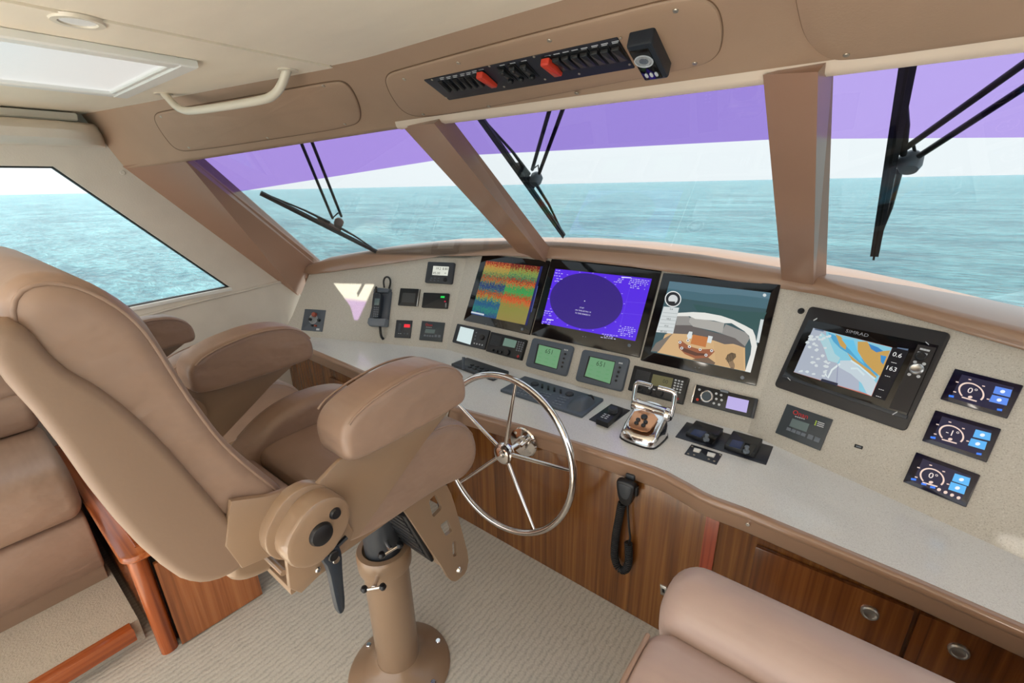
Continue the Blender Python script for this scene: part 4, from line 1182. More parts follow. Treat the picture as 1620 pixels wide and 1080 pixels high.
MB().tube(chaikin([(*d.p(636, 610, .03), 0.03), (*d.p(638, 650, .03), 0.03), (*d.p(645, 685, .02), 0.022), (*d.p(655, 702, .01), 0.004)], 1, closed=False), [0.010, 0.010, 0.008, 0.008, 0.006, 0.006, 0.006][:7] if False else 0.008, 8).build('lower_cable', BLACK, d.root)

# ---- starboard dash panel: chart plotter and three displays
d = Dev('chart_plotter', 'large black chart plotter with a map on its screen, in the starboard panel', 'chart plotter', DR, cD, [(330, 68), (1388, 272), (1050, 1002), (82, 665)])
d.body('surround', 0.010, mat('plotter_surround', (38, 36, 37), 0.45), 0.014, 0.004)
d.quad('front_glass', [(325, 165), (1290, 357), (1048, 895), (135, 582)], 0.008, 0.016, BLACKG, 0.002, hit=0.016)
d.quad('lower_edge', [(135, 575), (1062, 880), (1050, 905), (128, 594)], 0.010, 0.0172, DGREY, 0.001, hit=0.016)
d.quad('key_strip', [(1138, 350), (1275, 376), (1062, 862), (922, 822)], 0.0158, 0.0168, mat('key_strip_grey', (40, 38, 40), 0.4))
PS = [((158, 172, 186), [(360, 228), (948, 372), (792, 736), (215, 556)]),
      ((192, 104, 84), [(360, 228), (948, 372), (945, 379), (358, 233)]), ((192, 104, 84), [(215, 550), (794, 729), (792, 736), (213, 556)]), ((192, 104, 84), [(941, 372), (948, 372), (793, 736), (787, 734)]),
      ((132, 196, 216), [(455, 252), (946, 374), (790, 733), (700, 690), (640, 590), (560, 540), (500, 450), (455, 330)]),
      ((168, 176, 190), [(360, 228), (455, 252), (460, 340), (500, 450), (545, 500), (545, 655), (215, 556)]),
      ((168, 204, 212), [(420, 262), (470, 300), (520, 420), (560, 450), (540, 490), (470, 470), (440, 380), (400, 300)]),
      ((170, 178, 194), [(545, 510), (640, 560), (700, 620), (700, 700), (545, 655)]),
      ((192, 206, 214), [(560, 470), (640, 470), (720, 540), (800, 600), (830, 640), (792, 733), (760, 720), (720, 640), (640, 570), (550, 520)]),
      ((80, 160, 200), [(470, 262), (560, 300), (620, 380), (700, 430), (760, 500), (840, 575), (838, 590), (740, 520), (640, 430), (560, 380), (510, 330)]),
      ((196, 156, 84), [(525, 275), (560, 290), (610, 340), (600, 390), (560, 360)]),
      ((196, 156, 84), [(690, 330), (760, 330), (800, 380), (880, 400), (932, 395), (860, 590), (800, 540), (740, 480), (690, 400)]),
      ((196, 156, 84), [(610, 410), (680, 470), (780, 540), (830, 590), (826, 602), (740, 545), (650, 470)]),
      ((60, 130, 190), [(770, 345), (840, 372), (880, 400), (830, 410), (790, 385)]), ((60, 140, 200), [(860, 430), (905, 440), (880, 500), (862, 480)]),
      ((100, 190, 226), [(570, 310), (660, 320), (690, 400), (740, 500), (700, 470), (640, 400), (600, 350)])]
rs = random.Random(11)
for k in range(34):
    u, v = rs.random(), rs.random()
    x = 360 - 145 * v + 150 * u + (0 if v < .4 else 90 * rs.random()); y = 240 + 320 * v + 40 * u
    PS.append(((206, 214, 216), [(x + math.cos(a) * rs.uniform(7, 22), y + math.sin(a) * rs.uniform(5, 14)) for a in [R(q_) for q_ in range(0, 360, 45)]]))
PS += [((216, 226, 228), stroke([(560, 495), (500, 540), (470, 600), (450, 570)], 14)), ((206, 222, 226), stroke([(640, 530), (690, 530), (740, 580)], 14)), ((206, 226, 232), stroke([(640, 470), (700, 510), (760, 560), (820, 610)], 12)),
       ((120, 120, 160), [(543, 500), (546, 500), (536, 660), (532, 659)]), ((10, 10, 18), [(950, 372), (1072, 400), (892, 770), (796, 736)]), ((36, 40, 60), [(425, 605), (545, 640), (540, 660), (415, 622)])]
d.picture('screen', PS, 0.0164, step=0.00004)
d.picture('menu_bar', [((88, 106, 130), [(985, 372), (1068, 384), (1060, 402), (978, 388)]), ((88, 106, 130), [(372, 232), (440, 246), (436, 256), (368, 241)])], 0.0185)['kind'] = 'stuff'
PW = emit((235, 235, 235))
d.letters([('SIMRAD', 685, 268, 0.016, 'CENTER', 1.25)], 0.0172, mat('silver_print', (170, 176, 186), 0.3, metal=0.3))
d.letters([('0.6', 984, 430, 0.021), ('163', 938, 531, 0.021), ('---', 960, 484, 0.016), ('---', 912, 584, 0.016), ('---', 866, 684, 0.016), ('---', 846, 735, 0.016)], 0.0190, PW, name='readouts')
keypad(d, [(1160, 368), (1235, 385), (1200, 440), (1125, 420)], 3, 2, 0.008, 0.006, KEYW, 0.0165, 0.0182)
for x, y in ((1115, 480), (1182, 495), (1072, 572), (1140, 588)): d.knob('button', x, y, 0.005, 0.0165, 0.0185, KEYW, seg=12)
for x, y, r_ in ((1158, 440, 0.014), (1128, 533, 0.018)):
    a = d.p(x, y, 0.02)
    MB(Matrix.Translation((*a, 0))).lathe([(0, 0.016), (r_, 0.016), (r_, 0.023), (r_ * 0.8, 0.026), (r_ * 0.6, 0.024), (0, 0.024)], 28).build('rotary_knob', BLACK if r_ < .016 else BRUSH, d.root)
for x, y, dx, dy in ((375, 165, 14, -8), (1207, 342, 12, 10), (180, 607, 10, 10), (966, 862, 18, -10)):
    d.quad('clip', [(x - dx, y - dy - 4), (x + dx, y + dy - 4), (x + dx, y + dy + 4), (x - dx, y - dy + 4)], 0.016, 0.018, KEYW, hit=0.017)

def trim_display(label, q, ctr, rx, ry, txt, blue, b1, b2, dot, icons):
    d = Dev('engine_display', label, 'display', DR, cK, q, group='glowing trim displays at the starboard end of the dash')
    d.body('glass_front', 0.008, mat('blue_black_glass', (14, 12, 40), 0.1), 0.002)
    x, y = ctr
    P = []
    tilt = 0.22
    def tp(a, k): return (x + rx * k * math.cos(R(a)) , y + ry * k * math.sin(R(a)) + rx * k * math.cos(R(a)) * tilt)
    arc = [tp(a, 1.0) for a in range(140, 401, 10)] + [tp(a, 0.86) for a in range(400, 139, -10)]
    b = MB(); b.use(emit((30, 28, 58))); b.face([b.v((*d.L(u, v), 0.0083)) for u, v in ((0.14, 0.12), (0.9, 0.12), (0.9, 0.88), (0.14, 0.88))])
    o = b.build('screen', None, d.root, smooth=0)
    b = MB(); b.use(emit((240, 214, 200)))
    o1 = [tp(a, 1.0) for a in range(140, 401, 10)]; o2 = [tp(a, 0.86) for a in range(140, 401, 10)]
    va = [b.v((*d.p(*p, 0.0088), 0.0088)) for p in o1]; vb = [b.v((*d.p(*p, 0.0088), 0.0088)) for p in o2]
    for i in range(len(va) - 1): b.face([va[i], va[i + 1], vb[i + 1], vb[i]])
    for i, a in enumerate((165, 215, 265, 315, 15)):
        c = tp(a, 1.32); b.face([b.v((*d.p(c[0] + e[0], c[1] + e[1], 0.0088), 0.0088)) for e in ((-9, -5), (9, -1), (9, 6), (-9, 2))])
    c = (x - 2, y + ry * 0.72)
    b.face([b.v((*d.p(*p, 0.0088), 0.0088)) for p in [(x - 62, y + 28), (x + 36, y + 56), (x + 34, y + 64), (x - 64, y + 36)]])
    b.face([b.v((*d.p(*p, 0.0088), 0.0089)) for p in ell(x - 8, y + 32, 15, 9, 12)])
    if icons:
        for k in range(4):
            c = (355 + 43 * k, 890 + 18 * k); b.face([b.v((*d.p(*p, 0.0088), 0.0088)) for p in ell(*c, 14, 11, 8)])
    b.build('gauge', None, d.root, smooth=0)
    b = MB(); b.use(emit(blue))
    for qd in (b1, b2): b.face([b.v((*d.p(*p, 0.0088), 0.0088)) for p in qd])
    b.use(emit((60, 130, 250)))
    for cx__, cy__ in dot: b.face([b.v((*d.p(*p, 0.0088), 0.0088)) for p in [(cx__ - 18, cy__ - 9), (cx__ + 16, cy__ - 4), (cx__ + 14, cy__ + 10), (cx__ - 20, cy__ + 4)]])
    b.build('touch_buttons', None, d.root, smooth=0, kind='stuff')
    b = MB(); b.use(emit((236, 246, 255)))
    for qd in (b1, b2):
        cx__, cy__ = sum(p[0] for p in qd) / 4, sum(p[1] for p in qd) / 4
        b.face([b.v((*d.p(*p, 0.009), 0.0091)) for p in ell(cx__, cy__, 17, 11, 12)])
    b.build('button_icons', None, d.root, smooth=0, kind='stuff')
    d.letters([(txt, x + 6, y - 6, 0.024)], 0.009, emit((244, 232, 226)))
trim_display('topmost of the three glowing blue black trim displays, reading 0', [(460, 98), (905, 208), (810, 428), (368, 298)], (568, 250), 86, 62, '0°', (92, 140, 236), [(727, 210), (837, 235), (822, 284), (710, 256)], [(705, 266), (815, 292), (800, 338), (683, 310)], [(755, 365), (438, 276)], False)
trim_display('middle one of the three glowing blue black trim displays, reading -1', [(335, 370), (765, 495), (670, 712), (245, 572)], (437, 527), 84, 60, '-1°', (92, 180, 244), [(597, 494), (699, 520), (690, 570), (577, 543)], [(567, 552), (672, 578), (655, 630), (545, 598)], [(620, 655), (318, 548)], False)
trim_display('lowest of the three glowing blue black trim displays, with a row of icons', [(208, 645), (628, 795), (535, 1008), (123, 840)], (310, 810), 82, 60, '0°', (92, 184, 246), [(460, 783), (563, 815), (548, 868), (440, 832)], [(434, 838), (537, 870), (520, 922), (415, 888)], [(258, 853), (316, 874), (190, 822)], True)
d = Dev('usb_socket', 'tiny dark socket in the starboard dash panel', 'socket', DR, None, [(1353, 702), (1366, 706), (1364, 711), (1351, 707)])
d.body('socket_plate', 0.002, BLACK, 0.001, 0.0005); d.slab('socket_slot', 0.2, 0.3, 0.8, 0.7, 0.002, 0.0026, MIDG, 0, 0)
d = Dev('push_button', 'small round black push button beside the chart plotter', 'button', DR, None, [(1263, 487), (1273, 489), (1272, 497), (1262, 495)])
MB().lathe([(0.0, 0.010), (0.007, 0.010), (0.0085, 0.008), (0.009, 0.004), (0.012, 0.003), (0.012, 0.0)], 20).build('button_cap', BLACK, d.root)

# ================================================================ things on the worktop
d = Dev('sonar_keyboard', 'slate blue sonar keyboard with a trackball hump, on the worktop behind the steering wheel', 'keyboard', TOP, cG, [(395, 302), (1410, 590), (1150, 828), (100, 480)])
d.body('case', 0.012, SLATE, 0.006, 0.004, z0=0.0)
for x, y in ((535, 368), (980, 495)): d.knob('dial', x, y, 0.020, 0.012, 0.021, DGREY, bev=0.004)
for x, y in ((630, 400), (708, 424), (787, 446), (868, 470)): d.quad('lever', [(x - 12, y - 24), (x + 14, y - 20), (x + 12, y + 18), (x - 14, y + 14)], 0.011, 0.020, BLACK, 0.001)
keypad(d, [(360, 420), (560, 470), (480, 550), (290, 500)], 4, 3, 0.014, 0.011, MIDG, 0.012, 0.0145)
keypad(d, [(610, 470), (760, 505), (660, 620), (500, 570)], 4, 4, 0.013, 0.010, MIDG, 0.012, 0.0145)
keypad(d, [(860, 520), (990, 550), (870, 670), (740, 630)], 3, 4, 0.014, 0.010, MIDG, 0.012, 0.0145)
# hump
b = MB()
base = [d.p(x, y, 0.012) for x, y in [(920, 690), (1030, 560), (1290, 585), (1330, 610), (1160, 742), (1040, 728)]]
pk = V(d.p(1165, 560, 0.05)); base = chaikin(base, 2)
rg = []
for k in range(7):
    t = k / 6
    rg.append([tuple(V(p).lerp(pk, 0.86 * t ** 1.1)) + (0.012 + 0.040 * math.sin(t * math.pi / 2),) for p in base])
b.rings(rg); b.build('trackball_hump', SLATE, d.root, smooth=60)
a = d.p(1245, 560, 0.03); MB(Matrix.Translation((a[0], a[1], 0.022))).lathe([(0.0001, 0.022), (0.010, 0.020), (0.017, 0.012), (0.019, 0.0)], 20).build('trackball', BLACK, d.root)
d = Dev('autopilot_keypad', 'low dark keypad on the worktop, left of and behind the wheel rim', 'keypad', TOP, None, [(737, 568), (800, 590), (786, 604), (716, 580)])
d.body('case', 0.016, DGREY, 0.006, 0.004, z0=0.0)
keypad(d, [(745, 573), (793, 591), (784, 598), (738, 580)], 6, 2, 0.018, 0.014, BLACK, 0.016, 0.021)
q = d.p(733, 578, .03); MB().tube([(q[0], q[1], 0.012), (q[0], q[1], 0.05), (q[0] - 0.004, q[1] + 0.01, 0.075)], [0.008, 0.007, 0.009], 10).build('tiller_lever', SLATE, d.root)
d = Dev('joystick_unit', 'black remote control with a rotary knob on a dark plate, left of the throttle', 'control', TOP, cJ, [(210, 372), (355, 425), (215, 551), (68, 502)])
d.body('base_plate', 0.003, NAVY, 0.001, 0.001, z0=0.0)
d.quad('control_body', [(215, 378), (310, 408), (200, 520), (110, 488)], 0.003, 0.026, BLACK, 0.004, hit=0.026)
d.knob('knob', 238, 402, 0.021, 0.026, 0.046, DGREY, bev=0.005)
keypad(d, [(170, 440), (225, 458), (190, 492), (136, 474)], 2, 3, 0.011, 0.006, KEYW, 0.026, 0.0275)
d = Dev('control_plate', 'long dark plate set in the worktop carrying two raised control units', 'panel', TOP, cI, [(180, 138), (855, 330), (790, 468), (88, 252)])
d.body('plate', 0.003, NAVY, 0.001, 0.001, z0=0.0)
plate = d
for nm, q, scr, kn in (('left raised black control unit on the dark worktop plate', [(240, 153), (458, 212), (395, 318), (176, 240)], [(240, 190), (330, 212), (290, 255), (205, 226)], (332, 258)),
                   ('right raised black control unit on the dark worktop plate', [(532, 233), (765, 298), (708, 418), (470, 340)], [(535, 272), (620, 292), (595, 345), (505, 320)], (643, 350))):
    e = Dev('control_unit', nm, 'control', TOP, cI, q, group='raised control units on the dark plate', lift=0.003)
    e.body('case', 0.020, BLACK, 0.004, 0.004, z0=0.0001)
    e.quad('screen', scr, 0.0195, 0.0212, mat('dim_blue_lcd', (58, 70, 104), 0.12), hit=0.02)
    a = e.p(*kn, 0.03)
    MB(Matrix.Translation((a[0], a[1], 0.019))).lathe([(0.011, 0), (0.011, 0.008), (0.006, 0.010), (0.006, 0.02), (0.0075, 0.022), (0.007, 0.026), (0.0001, 0.027)], 16).build('toggle_joystick', MIDG, e.root)
    e.quad('rocker_recess', [(scr[1][0] + 12, scr[1][1] + 5), (scr[1][0] + 100, scr[1][1] + 28), (scr[2][0] + 80, scr[2][1] + 52), (scr[2][0] + 10, scr[2][1] + 20)], 0.0195, 0.0206, BLACKG, hit=0.02)
d = Dev('rocker_plate', 'small dark plate with two white rockers in front of the control plate', 'panel', TOP, cI, [(215, 312), (455, 388), (410, 468), (160, 385)])
d.body('plate', 0.003, NAVY, 0.001, 0.001, z0=0.0)
for q in ([(236, 334), (292, 348), (276, 366), (230, 354)], [(342, 366), (404, 382), (390, 402), (336, 388)]): d.quad('rocker', q, 0.003, 0.010, WHITEP, 0.002, hit=0.008)
for x, y in ((222, 322), (440, 388), (190, 378), (392, 436), (236, 388), (350, 420)): d.knob('screw', x, y, 0.004, 0.003, 0.0045, SCREW, seg=10, bev=0.0005)

# throttle: chrome housing with two lever handles
th_o = TOP.hit(*cH(330, 870)); 
th = thing('throttle', 'polished chrome twin lever throttle on the worktop', 'throttle', M=Matrix.Translation((th_o.x, th_o.y, ZT)) @ Matrix.Rotation(R(-2), 4, 'Z'))
b = MB()
def th_sec(y, z, hw, r): return [(x, y + yy, z) for x, yy in []]
foot = chaikin([(-0.062, -0.085), (0.062, -0.085), (0.078, -0.04), (0.078, 0.085), (-0.078, 0.085), (-0.078, -0.04)], 2)
b.use(BLACK).prism([(x * 1.03, y * 1.03) for x, y in foot], 0.0, 0.006)
def shell(k, z, tilt, foot=foot): return [(x * k, y * k + 0.012 * (1 - k) / 0.3, z + tilt * (y + 0.08)) for x, y in foot]
b.use(CHROME).rings([shell(1.0, 0.006, 0.0), shell(0.98, 0.022, 0.12), shell(0.90, 0.038, 0.30), shell(0.82, 0.046, 0.38), shell(0.76, 0.049, 0.40)])
b.build('housing', None, th, smooth=40)
MB(Matrix.Translation((0, 0.055, 0.090)) @ Matrix.Rotation(R(90), 4, 'Y')).lathe([(0.0001, -0.080), (0.020, -0.080), (0.027, -0.074), (0.030, -0.060), (0.026, -0.054), (0.026, 0.054), (0.030, 0.060), (0.027, 0.074), (0.020, 0.080), (0.0001, 0.080)], 24).build('lever_barrel', CHROME, th)
b = MB(Matrix.Translation((0, -0.03, 0.074)) @ Matrix.Rotation(R(22), 4, 'X'))
b.prism(chaikin([(-0.034, -0.045), (0.034, -0.045), (0.046, -0.02), (0.050, 0.052), (-0.050, 0.052), (-0.046, -0.02)], 1), 0.0, 0.006, 0.002); b.build('key_plate', mat('copper_plate', (206, 150, 112), 0.2, metal=0.7), th)
b = MB(Matrix.Translation((0, -0.03, 0.080)) @ Matrix.Rotation(R(22), 4, 'X'))
for x, y in ((-0.014, -0.022), (0.014, -0.022), (-0.015, -0.004), (0.015, -0.004)): b.cyl(x, y, 0.0085, 0, 0.007, 12, 0.002)
b.cyl(0, 0.018, 0.0125, 0, 0.007, 16, 0.002); b.build('keys', BLACK, th, kind='stuff')
for sgn, nm in ((-1, 0), (1, 1)):
    lev = [(sgn * 0.077, 0.055, 0.090), (sgn * 0.080, 0.060, 0.12), (sgn * 0.080, 0.068, 0.165), (sgn * 0.078, 0.070, 0.178), (sgn * 0.066, 0.070, 0.186), (sgn * 0.014, 0.068, 0.186)]
    MB().tube(chaikin(lev, 2, closed=False), 0.0095, 12).build('lever', CHROME, th, smooth=60)

# steering wheel
hub = V((-0.983, 1.205, 0.640)); RW = 0.322
tl = R(6); wn = V((0, -math.cos(tl), math.sin(tl)))
wx = V((1, 0, 0)); wy = wn.cross(wx)
MWH = Matrix(((wx.x, wy.x, wn.x, hub.x), (wx.y, wy.y, wn.y, hub.y), (wx.z, wy.z, wn.z, hub.z), (0, 0, 0, 1)))
sw_ = thing('steering_wheel', 'polished steel five spoke steering wheel on the teak helm base', 'steering wheel', M=MWH)
MB().tube([(RW * math.cos(2 * math.pi * k / 72), RW * math.sin(2 * math.pi * k / 72), 0.02) for k in range(72)], 0.0135, 14, closed=True).build('rim', CHROME, sw_, smooth=80)
WP = Plane(hub + wn * 0.02, wx, wn)
for px in ((816, 606), (722, 636), (911, 746), (845, 836), (734, 759)):
    q = WP.hit(*px) - hub; a = math.atan2(q.dot(wy), q.dot(wx))
    e = V((math.cos(a), math.sin(a), 0))
    MB().tube([e * 0.025 + V((0, 0, 0.006)), e * (RW * 0.5) + V((0, 0, 0.014)), e * (RW - 0.004) + V((0, 0, 0.02))], [0.009, 0.008, 0.0062], 10).build('spoke', CHROME, sw_, smooth=80)
MB().lathe([(0.0001, 0.036), (0.011, 0.035), (0.013, 0.024), (0.018, 0.022), (0.028, 0.024), (0.043, 0.018), (0.046, 0.008), (0.043, -0.004), (0.030, -0.014), (0.0001, -0.014)][::-1], 32).build('hub', CHROME, sw_)
sh = V((-0.965, 1.306, 0.645)); pp = MWH.inverted() @ sh
b = MB(); b.tube([(0, 0, -0.012), pp * 0.5, pp], 0.014, 14); b.build('shaft', CHROME, sw_)
MS = MWH.inverted() @ (Matrix.Translation(sh) @ Matrix.Rotation(R(90), 4, 'X'))
fl = MB(MS).lathe([(0.0001, -0.03), (0.022, -0.03), (0.022, 0.0), (0.066, 0.0), (0.067, 0.004), (0.062, 0.009), (0.030, 0.012), (0.028, 0.03), (0.0001, 0.03)], 36).build('mounting_flange', CHROME, sw_)
for k in range(4):
    a = R(45 + 90 * k); MB(MS).cyl(0.048 * math.cos(a), 0.048 * math.sin(a), 0.007, 0.006, 0.013, 12, 0.002).build('bolt', BRUSH, fl)
MB(MS).tube([(0.03, 0.02, 0.012), (0.03, 0.02, 0.06)], 0.006, 10).build('locking_pin', CHROME, fl)

# hand microphones on the teak base
def microphone(pxt, pxb, label, cord):
    pt, pb = planeY(YF - 0.03).hit(*pxt), planeY(YF - 0.03).hit(*pxb)
    mid = (pt + pb) / 2
    up = (pt - pb); L = up.length; up.normalize()
    n = V((0, -1, 0)); x = up.cross(n).normalized(); n = x.cross(up)
    M = Matrix(((x.x, up.x, n.x, mid.x), (x.y, up.y, n.y, mid.y), (x.z, up.z, n.z, mid.z), (0, 0, 0, 1)))
    t = thing('hand_microphone', label, 'microphone', M=M)
    out = chaikin([(-0.033, L / 2), (0.033, L / 2), (0.036, L * 0.25), (0.022, -L / 2), (-0.022, -L / 2), (-0.036, L * 0.25)], 2)
    MB().prism(out, -0.012, 0.022, 0.008, both=True).build('body', BLACK, t)
    MB().prism([(x_ * 0.7, y_ * 0.6 + 0.01) for x_, y_ in out], 0.020, 0.0235, 0.002).build('face_plate', DGREY, t)
    MB().prism([(0.034, 0.0), (0.042, 0.0), (0.042, 0.035), (0.034, 0.035)], -0.004, 0.012, 0.002).build('talk_button', RUBBER, t)
    MB().prism(rrect(0.034, 0.024, 0.006, 3, 0.004, L / 2 + 0.002), -0.028, -0.010, 0.004).build('hanger', DGREY, t)
    Mi = M.inverted()
    if cord:
        path = chaikin([planeY(YF - 0.030).hit(*cM(x_, y_)) for x_, y_ in cord[0]], 2, closed=False)
        P = [V(p) for p in path]
        # resample
        acc = [0]
        for a, c in zip(P, P[1:]): acc.append(acc[-1] + (c - a).length)
        turns = acc[-1] / 0.0085; N = int(turns * 9); pts = []
        for k in range(N + 1):
            s_ = acc[-1] * k / N
            i = max(j for j in range(len(acc)) if acc[j] <= s_ + 1e-9); i = min(i, len(P) - 2)
            f = (s_ - acc[i]) / max(1e-9, acc[i + 1] - acc[i])
            c = P[i].lerp(P[i + 1], f); tt = (P[i + 1] - P[i]).normalized(); u_ = V((0, -1, 0)); v_ = tt.cross(u_).normalized()
            a = 2 * math.pi * turns * k / N
            pts.append(Mi @ (c + (u_ * math.cos(a) + v_ * math.sin(a)) * 0.0125))
        MB().tube(pts, 0.0034, 5).build('coiled_cord', RUBBER, t, smooth=80)
        pts = chaikin([Mi @ planeY(YF - 0.025).hit(*cM(x_, y_)) for x_, y_ in cord[1]], 1, closed=False)
        MB().tube(pts, 0.0042, 8).build('straight_cord', RUBBER, t, smooth=80)
    return t
cM = crop(930, 730, 5.4)
microphone(cM(338, 150), cM(332, 352), 'black hand microphone on the teak base right of the wheel, with a long coiled cord',
           ([(292, 350), (268, 470), (240, 620), (226, 740), (228, 830), (262, 915), (318, 935), (350, 870), (350, 760), (346, 690)], [(338, 350), (345, 480), (352, 580), (364, 655), (350, 690)]))
cM = lambda x, y: (x, y)
microphone((693, 648), (699, 672), 'black hand microphone under the worktop, mostly hidden by the near armrest', ([(690, 672), (690, 700), (692, 740), (696, 800), (702, 810), (708, 790)], [(700, 672), (700, 690), (704, 740), (708, 790)]))
d = Dev('wall_plate', 'small grey socket plate low on the teak base', 'socket', FR, None, [(1046, 924), (1056, 928), (1054, 942), (1044, 938)])
d.body('cover', 0.004, BRUSH, 0.001, 0.001, z0=0.0); d.slab('slot', 0.3, 0.3, 0.7, 0.7, 0.004, 0.0046, BLACK, 0, 0)

# ================================================================ helm chair
BX, BY = -1.05, 0.65
def chair():
    t = thing('helm_chair', 'taupe leather helm chair on a pedestal behind the steering wheel', 'chair', loc=(BX, BY, 0), group=None)
    O = Matrix.Translation((0, -BY, 0))                        # mesh y given in deck coordinates
    def px(pts, x): 
        pl = planeX(x); out = []
        for p in pts:
            q = pl.hit(*p); out.append((q.y, q.z))
        return out
    MX = Matrix(((0, 0, 1, 0), (1, 0, 0, -BY), (0, 1, 0, 0), (0, 0, 0, 1)))   # (y, z, x) prisms
    # base
    MB().lathe([(0.0001, 0.0), (0.178, 0.0), (0.180, 0.006), (0.172, 0.014), (0.12, 0.034), (0.082, 0.060), (0.074, 0.075), (0.0001, 0.075)], 40).build('base_flange', GELM, t)
    fl_ = t.children[-1] if t.children else None
    for k in range(6):
        a = R(10 + 60 * k); x, y = 0.150 * math.cos(a), 0.150 * math.sin(a)
        MB().cyl(x, y, 0.010, 0.016, 0.030, 12, 0.002).build('bolt', CHROME, t)
    MB().lathe([(0.0001, 0.06), (0.073, 0.06), (0.073, 0.50), (0.0001, 0.50)], 32).build('pedestal_tube', GELM, t)
    MB().lathe([(0.070, 0.485), (0.084, 0.488), (0.086, 0.50), (0.086, 0.548), (0.082, 0.556), (0.066, 0.558), (0.062, 0.545)], 32).build('collar', GELM, t)
    MB().lathe([(0.0001, 0.48), (0.058, 0.48), (0.058, 0.86), (0.0001, 0.86)], 28).build('inner_post', DGREY, t)
    for (z, a, r0) in ((0.512, -52, 0.080), (0.615, -20, 0.055)):
        M = Matrix.Rotation(R(a), 4, 'Z') @ Matrix.Translation((r0, 0, z))
        b = MB(M); b.use(CHROME).tube([(-0.02, 0, 0), (0.045, 0, 0.006)], 0.0075, 10); b.tube([(0.045, -0.026, 0.0), (0.045, 0.026, 0.010)], 0.0055, 10)
        o = b.build('clamp_lever', None, t, smooth=60)
        for y in (-0.028, 0.028):
            MB(M @ Matrix.Translation((0.045, y, 0.006 + y * 0.13))).lathe([(0.0001, -0.011), (0.008, -0.008), (0.0115, 0), (0.008, 0.008), (0.0001, 0.011)], 14).build('knob_end', BLACK, o)
    # seat
    MB(O).box(-0.23, 0.23, 0.36, 0.78, 0.845, 0.885, 0.01).build('seat_frame', GELM, t)
    def pad(name, poly, x0, x1, r, m=LEATHER, it=2, q=0.25):
        return MB(Matrix.Translation((0, -BY, 0))).pad(chaikin(poly, it, q=q), x0, x1, r, 6).build(name, m, t, smooth=60)
    def pipe(poly, x, r, cond, it=2, q=0.25, rad=0.0032):
        k = r * (1 - math.cos(math.pi / 4))
        P = soft_inset(resample(chaikin(poly, it, q=q), 72), r * (1 - math.sin(math.pi / 4)))
        ok = [cond(*p) for p in P]
        st_ = next((i for i in range(72) if ok[i] and not ok[i - 1]), 0)
        run = []
        while len(run) < 72 and ok[(st_ + len(run)) % 72]: run.append(P[(st_ + len(run)) % 72])
        xx = x - k if x > 0 else x + k
        MB().tube([(xx, yy - BY, zz) for yy, zz in run], rad, 6).build('piping', LEATHER, t, smooth=80)
    pad('seat_cushion', [(0.415, 0.90), (0.41, 0.965), (0.45, 0.985), (0.60, 0.985), (0.70, 0.972), (0.775, 0.95), (0.80, 0.915), (0.78, 0.875), (0.72, 0.87), (0.5, 0.87)], -0.185, 0.185, 0.025)
    pad('rear_cushion', [(0.26, 0.90), (0.26, 0.955), (0.30, 0.972), (0.38, 0.968), (0.405, 0.95), (0.405, 0.89), (0.3, 0.87)], -0.20, 0.20, 0.02)
    bol = [(0.385, 0.895), (0.375, 0.935), (0.43, 0.985), (0.50, 1.035), (0.58, 1.062), (0.68, 1.066), (0.77, 1.045), (0.83, 0.99), (0.85, 0.925), (0.835, 0.865), (0.78, 0.842), (0.72, 0.862), (0.60, 0.872), (0.48, 0.872)]
    for sgn in (1, -1):
        x0, x1 = (0.155, 0.265) if sgn > 0 else (-0.265, -0.155)
        pad('side_bolster', bol if sgn > 0 else [(y_ - 0.045, z_) for y_, z_ in bol], x0, x1, 0.030)
        pipe(bol if sgn > 0 else [(y_ - 0.045, z_) for y_, z_ in bol], sgn * 0.265, 0.030, lambda y, z: z > 0.97 and y > 0.40)
    MB(O).box(-0.20, 0.20, 0.40, 0.74, 0.86, 0.89, 0.01).build('seat_pan', GELM, t)
    # backrest: leather cushion in front, smooth shell behind
    cush = [(0.03, 1.53), (0.055, 1.56), (0.085, 1.563), (0.118, 1.547), (0.152, 1.507), (0.168, 1.475), (0.178, 1.43), (0.190, 1.375), (0.206, 1.315), (0.226, 1.25), (0.264, 1.175), (0.302, 1.105), (0.287, 1.083), (0.24, 1.085), (0.16, 1.085), (0.11, 1.15), (0.07, 1.30), (0.042, 1.42)]
    pad('back_cushion', cush, -0.285, 0.285, 0.032)
    for x_ in (0.285, -0.285): pipe(cush, x_, 0.032, lambda y, z: z > 1.095 and (y > 0.035 + 0.35 * (1.54 - z) + 0.03 or z > 1.505))
    shl = [(0.014, 1.46), (0.014, 1.515), (0.050, 1.515), (0.064, 1.45), (0.098, 1.405), (0.135, 1.32), (0.175, 1.19), (0.215, 1.06), (0.212, 1.03), (0.17, 1.022), (0.12, 1.045), (0.085, 1.13), (0.055, 1.25), (0.035, 1.38)]
    pad('back_shell', shl, -0.298, 0.298, 0.014, LEATHER2, 1)
    # arms
    arm = [(0.388, 1.150), (0.383, 1.175), (0.382, 1.215), (0.405, 1.245), (0.47, 1.268), (0.57, 1.282), (0.65, 1.272), (0.698, 1.245), (0.720, 1.205), (0.720, 1.160), (0.708, 1.146), (0.60, 1.142), (0.45, 1.142)]
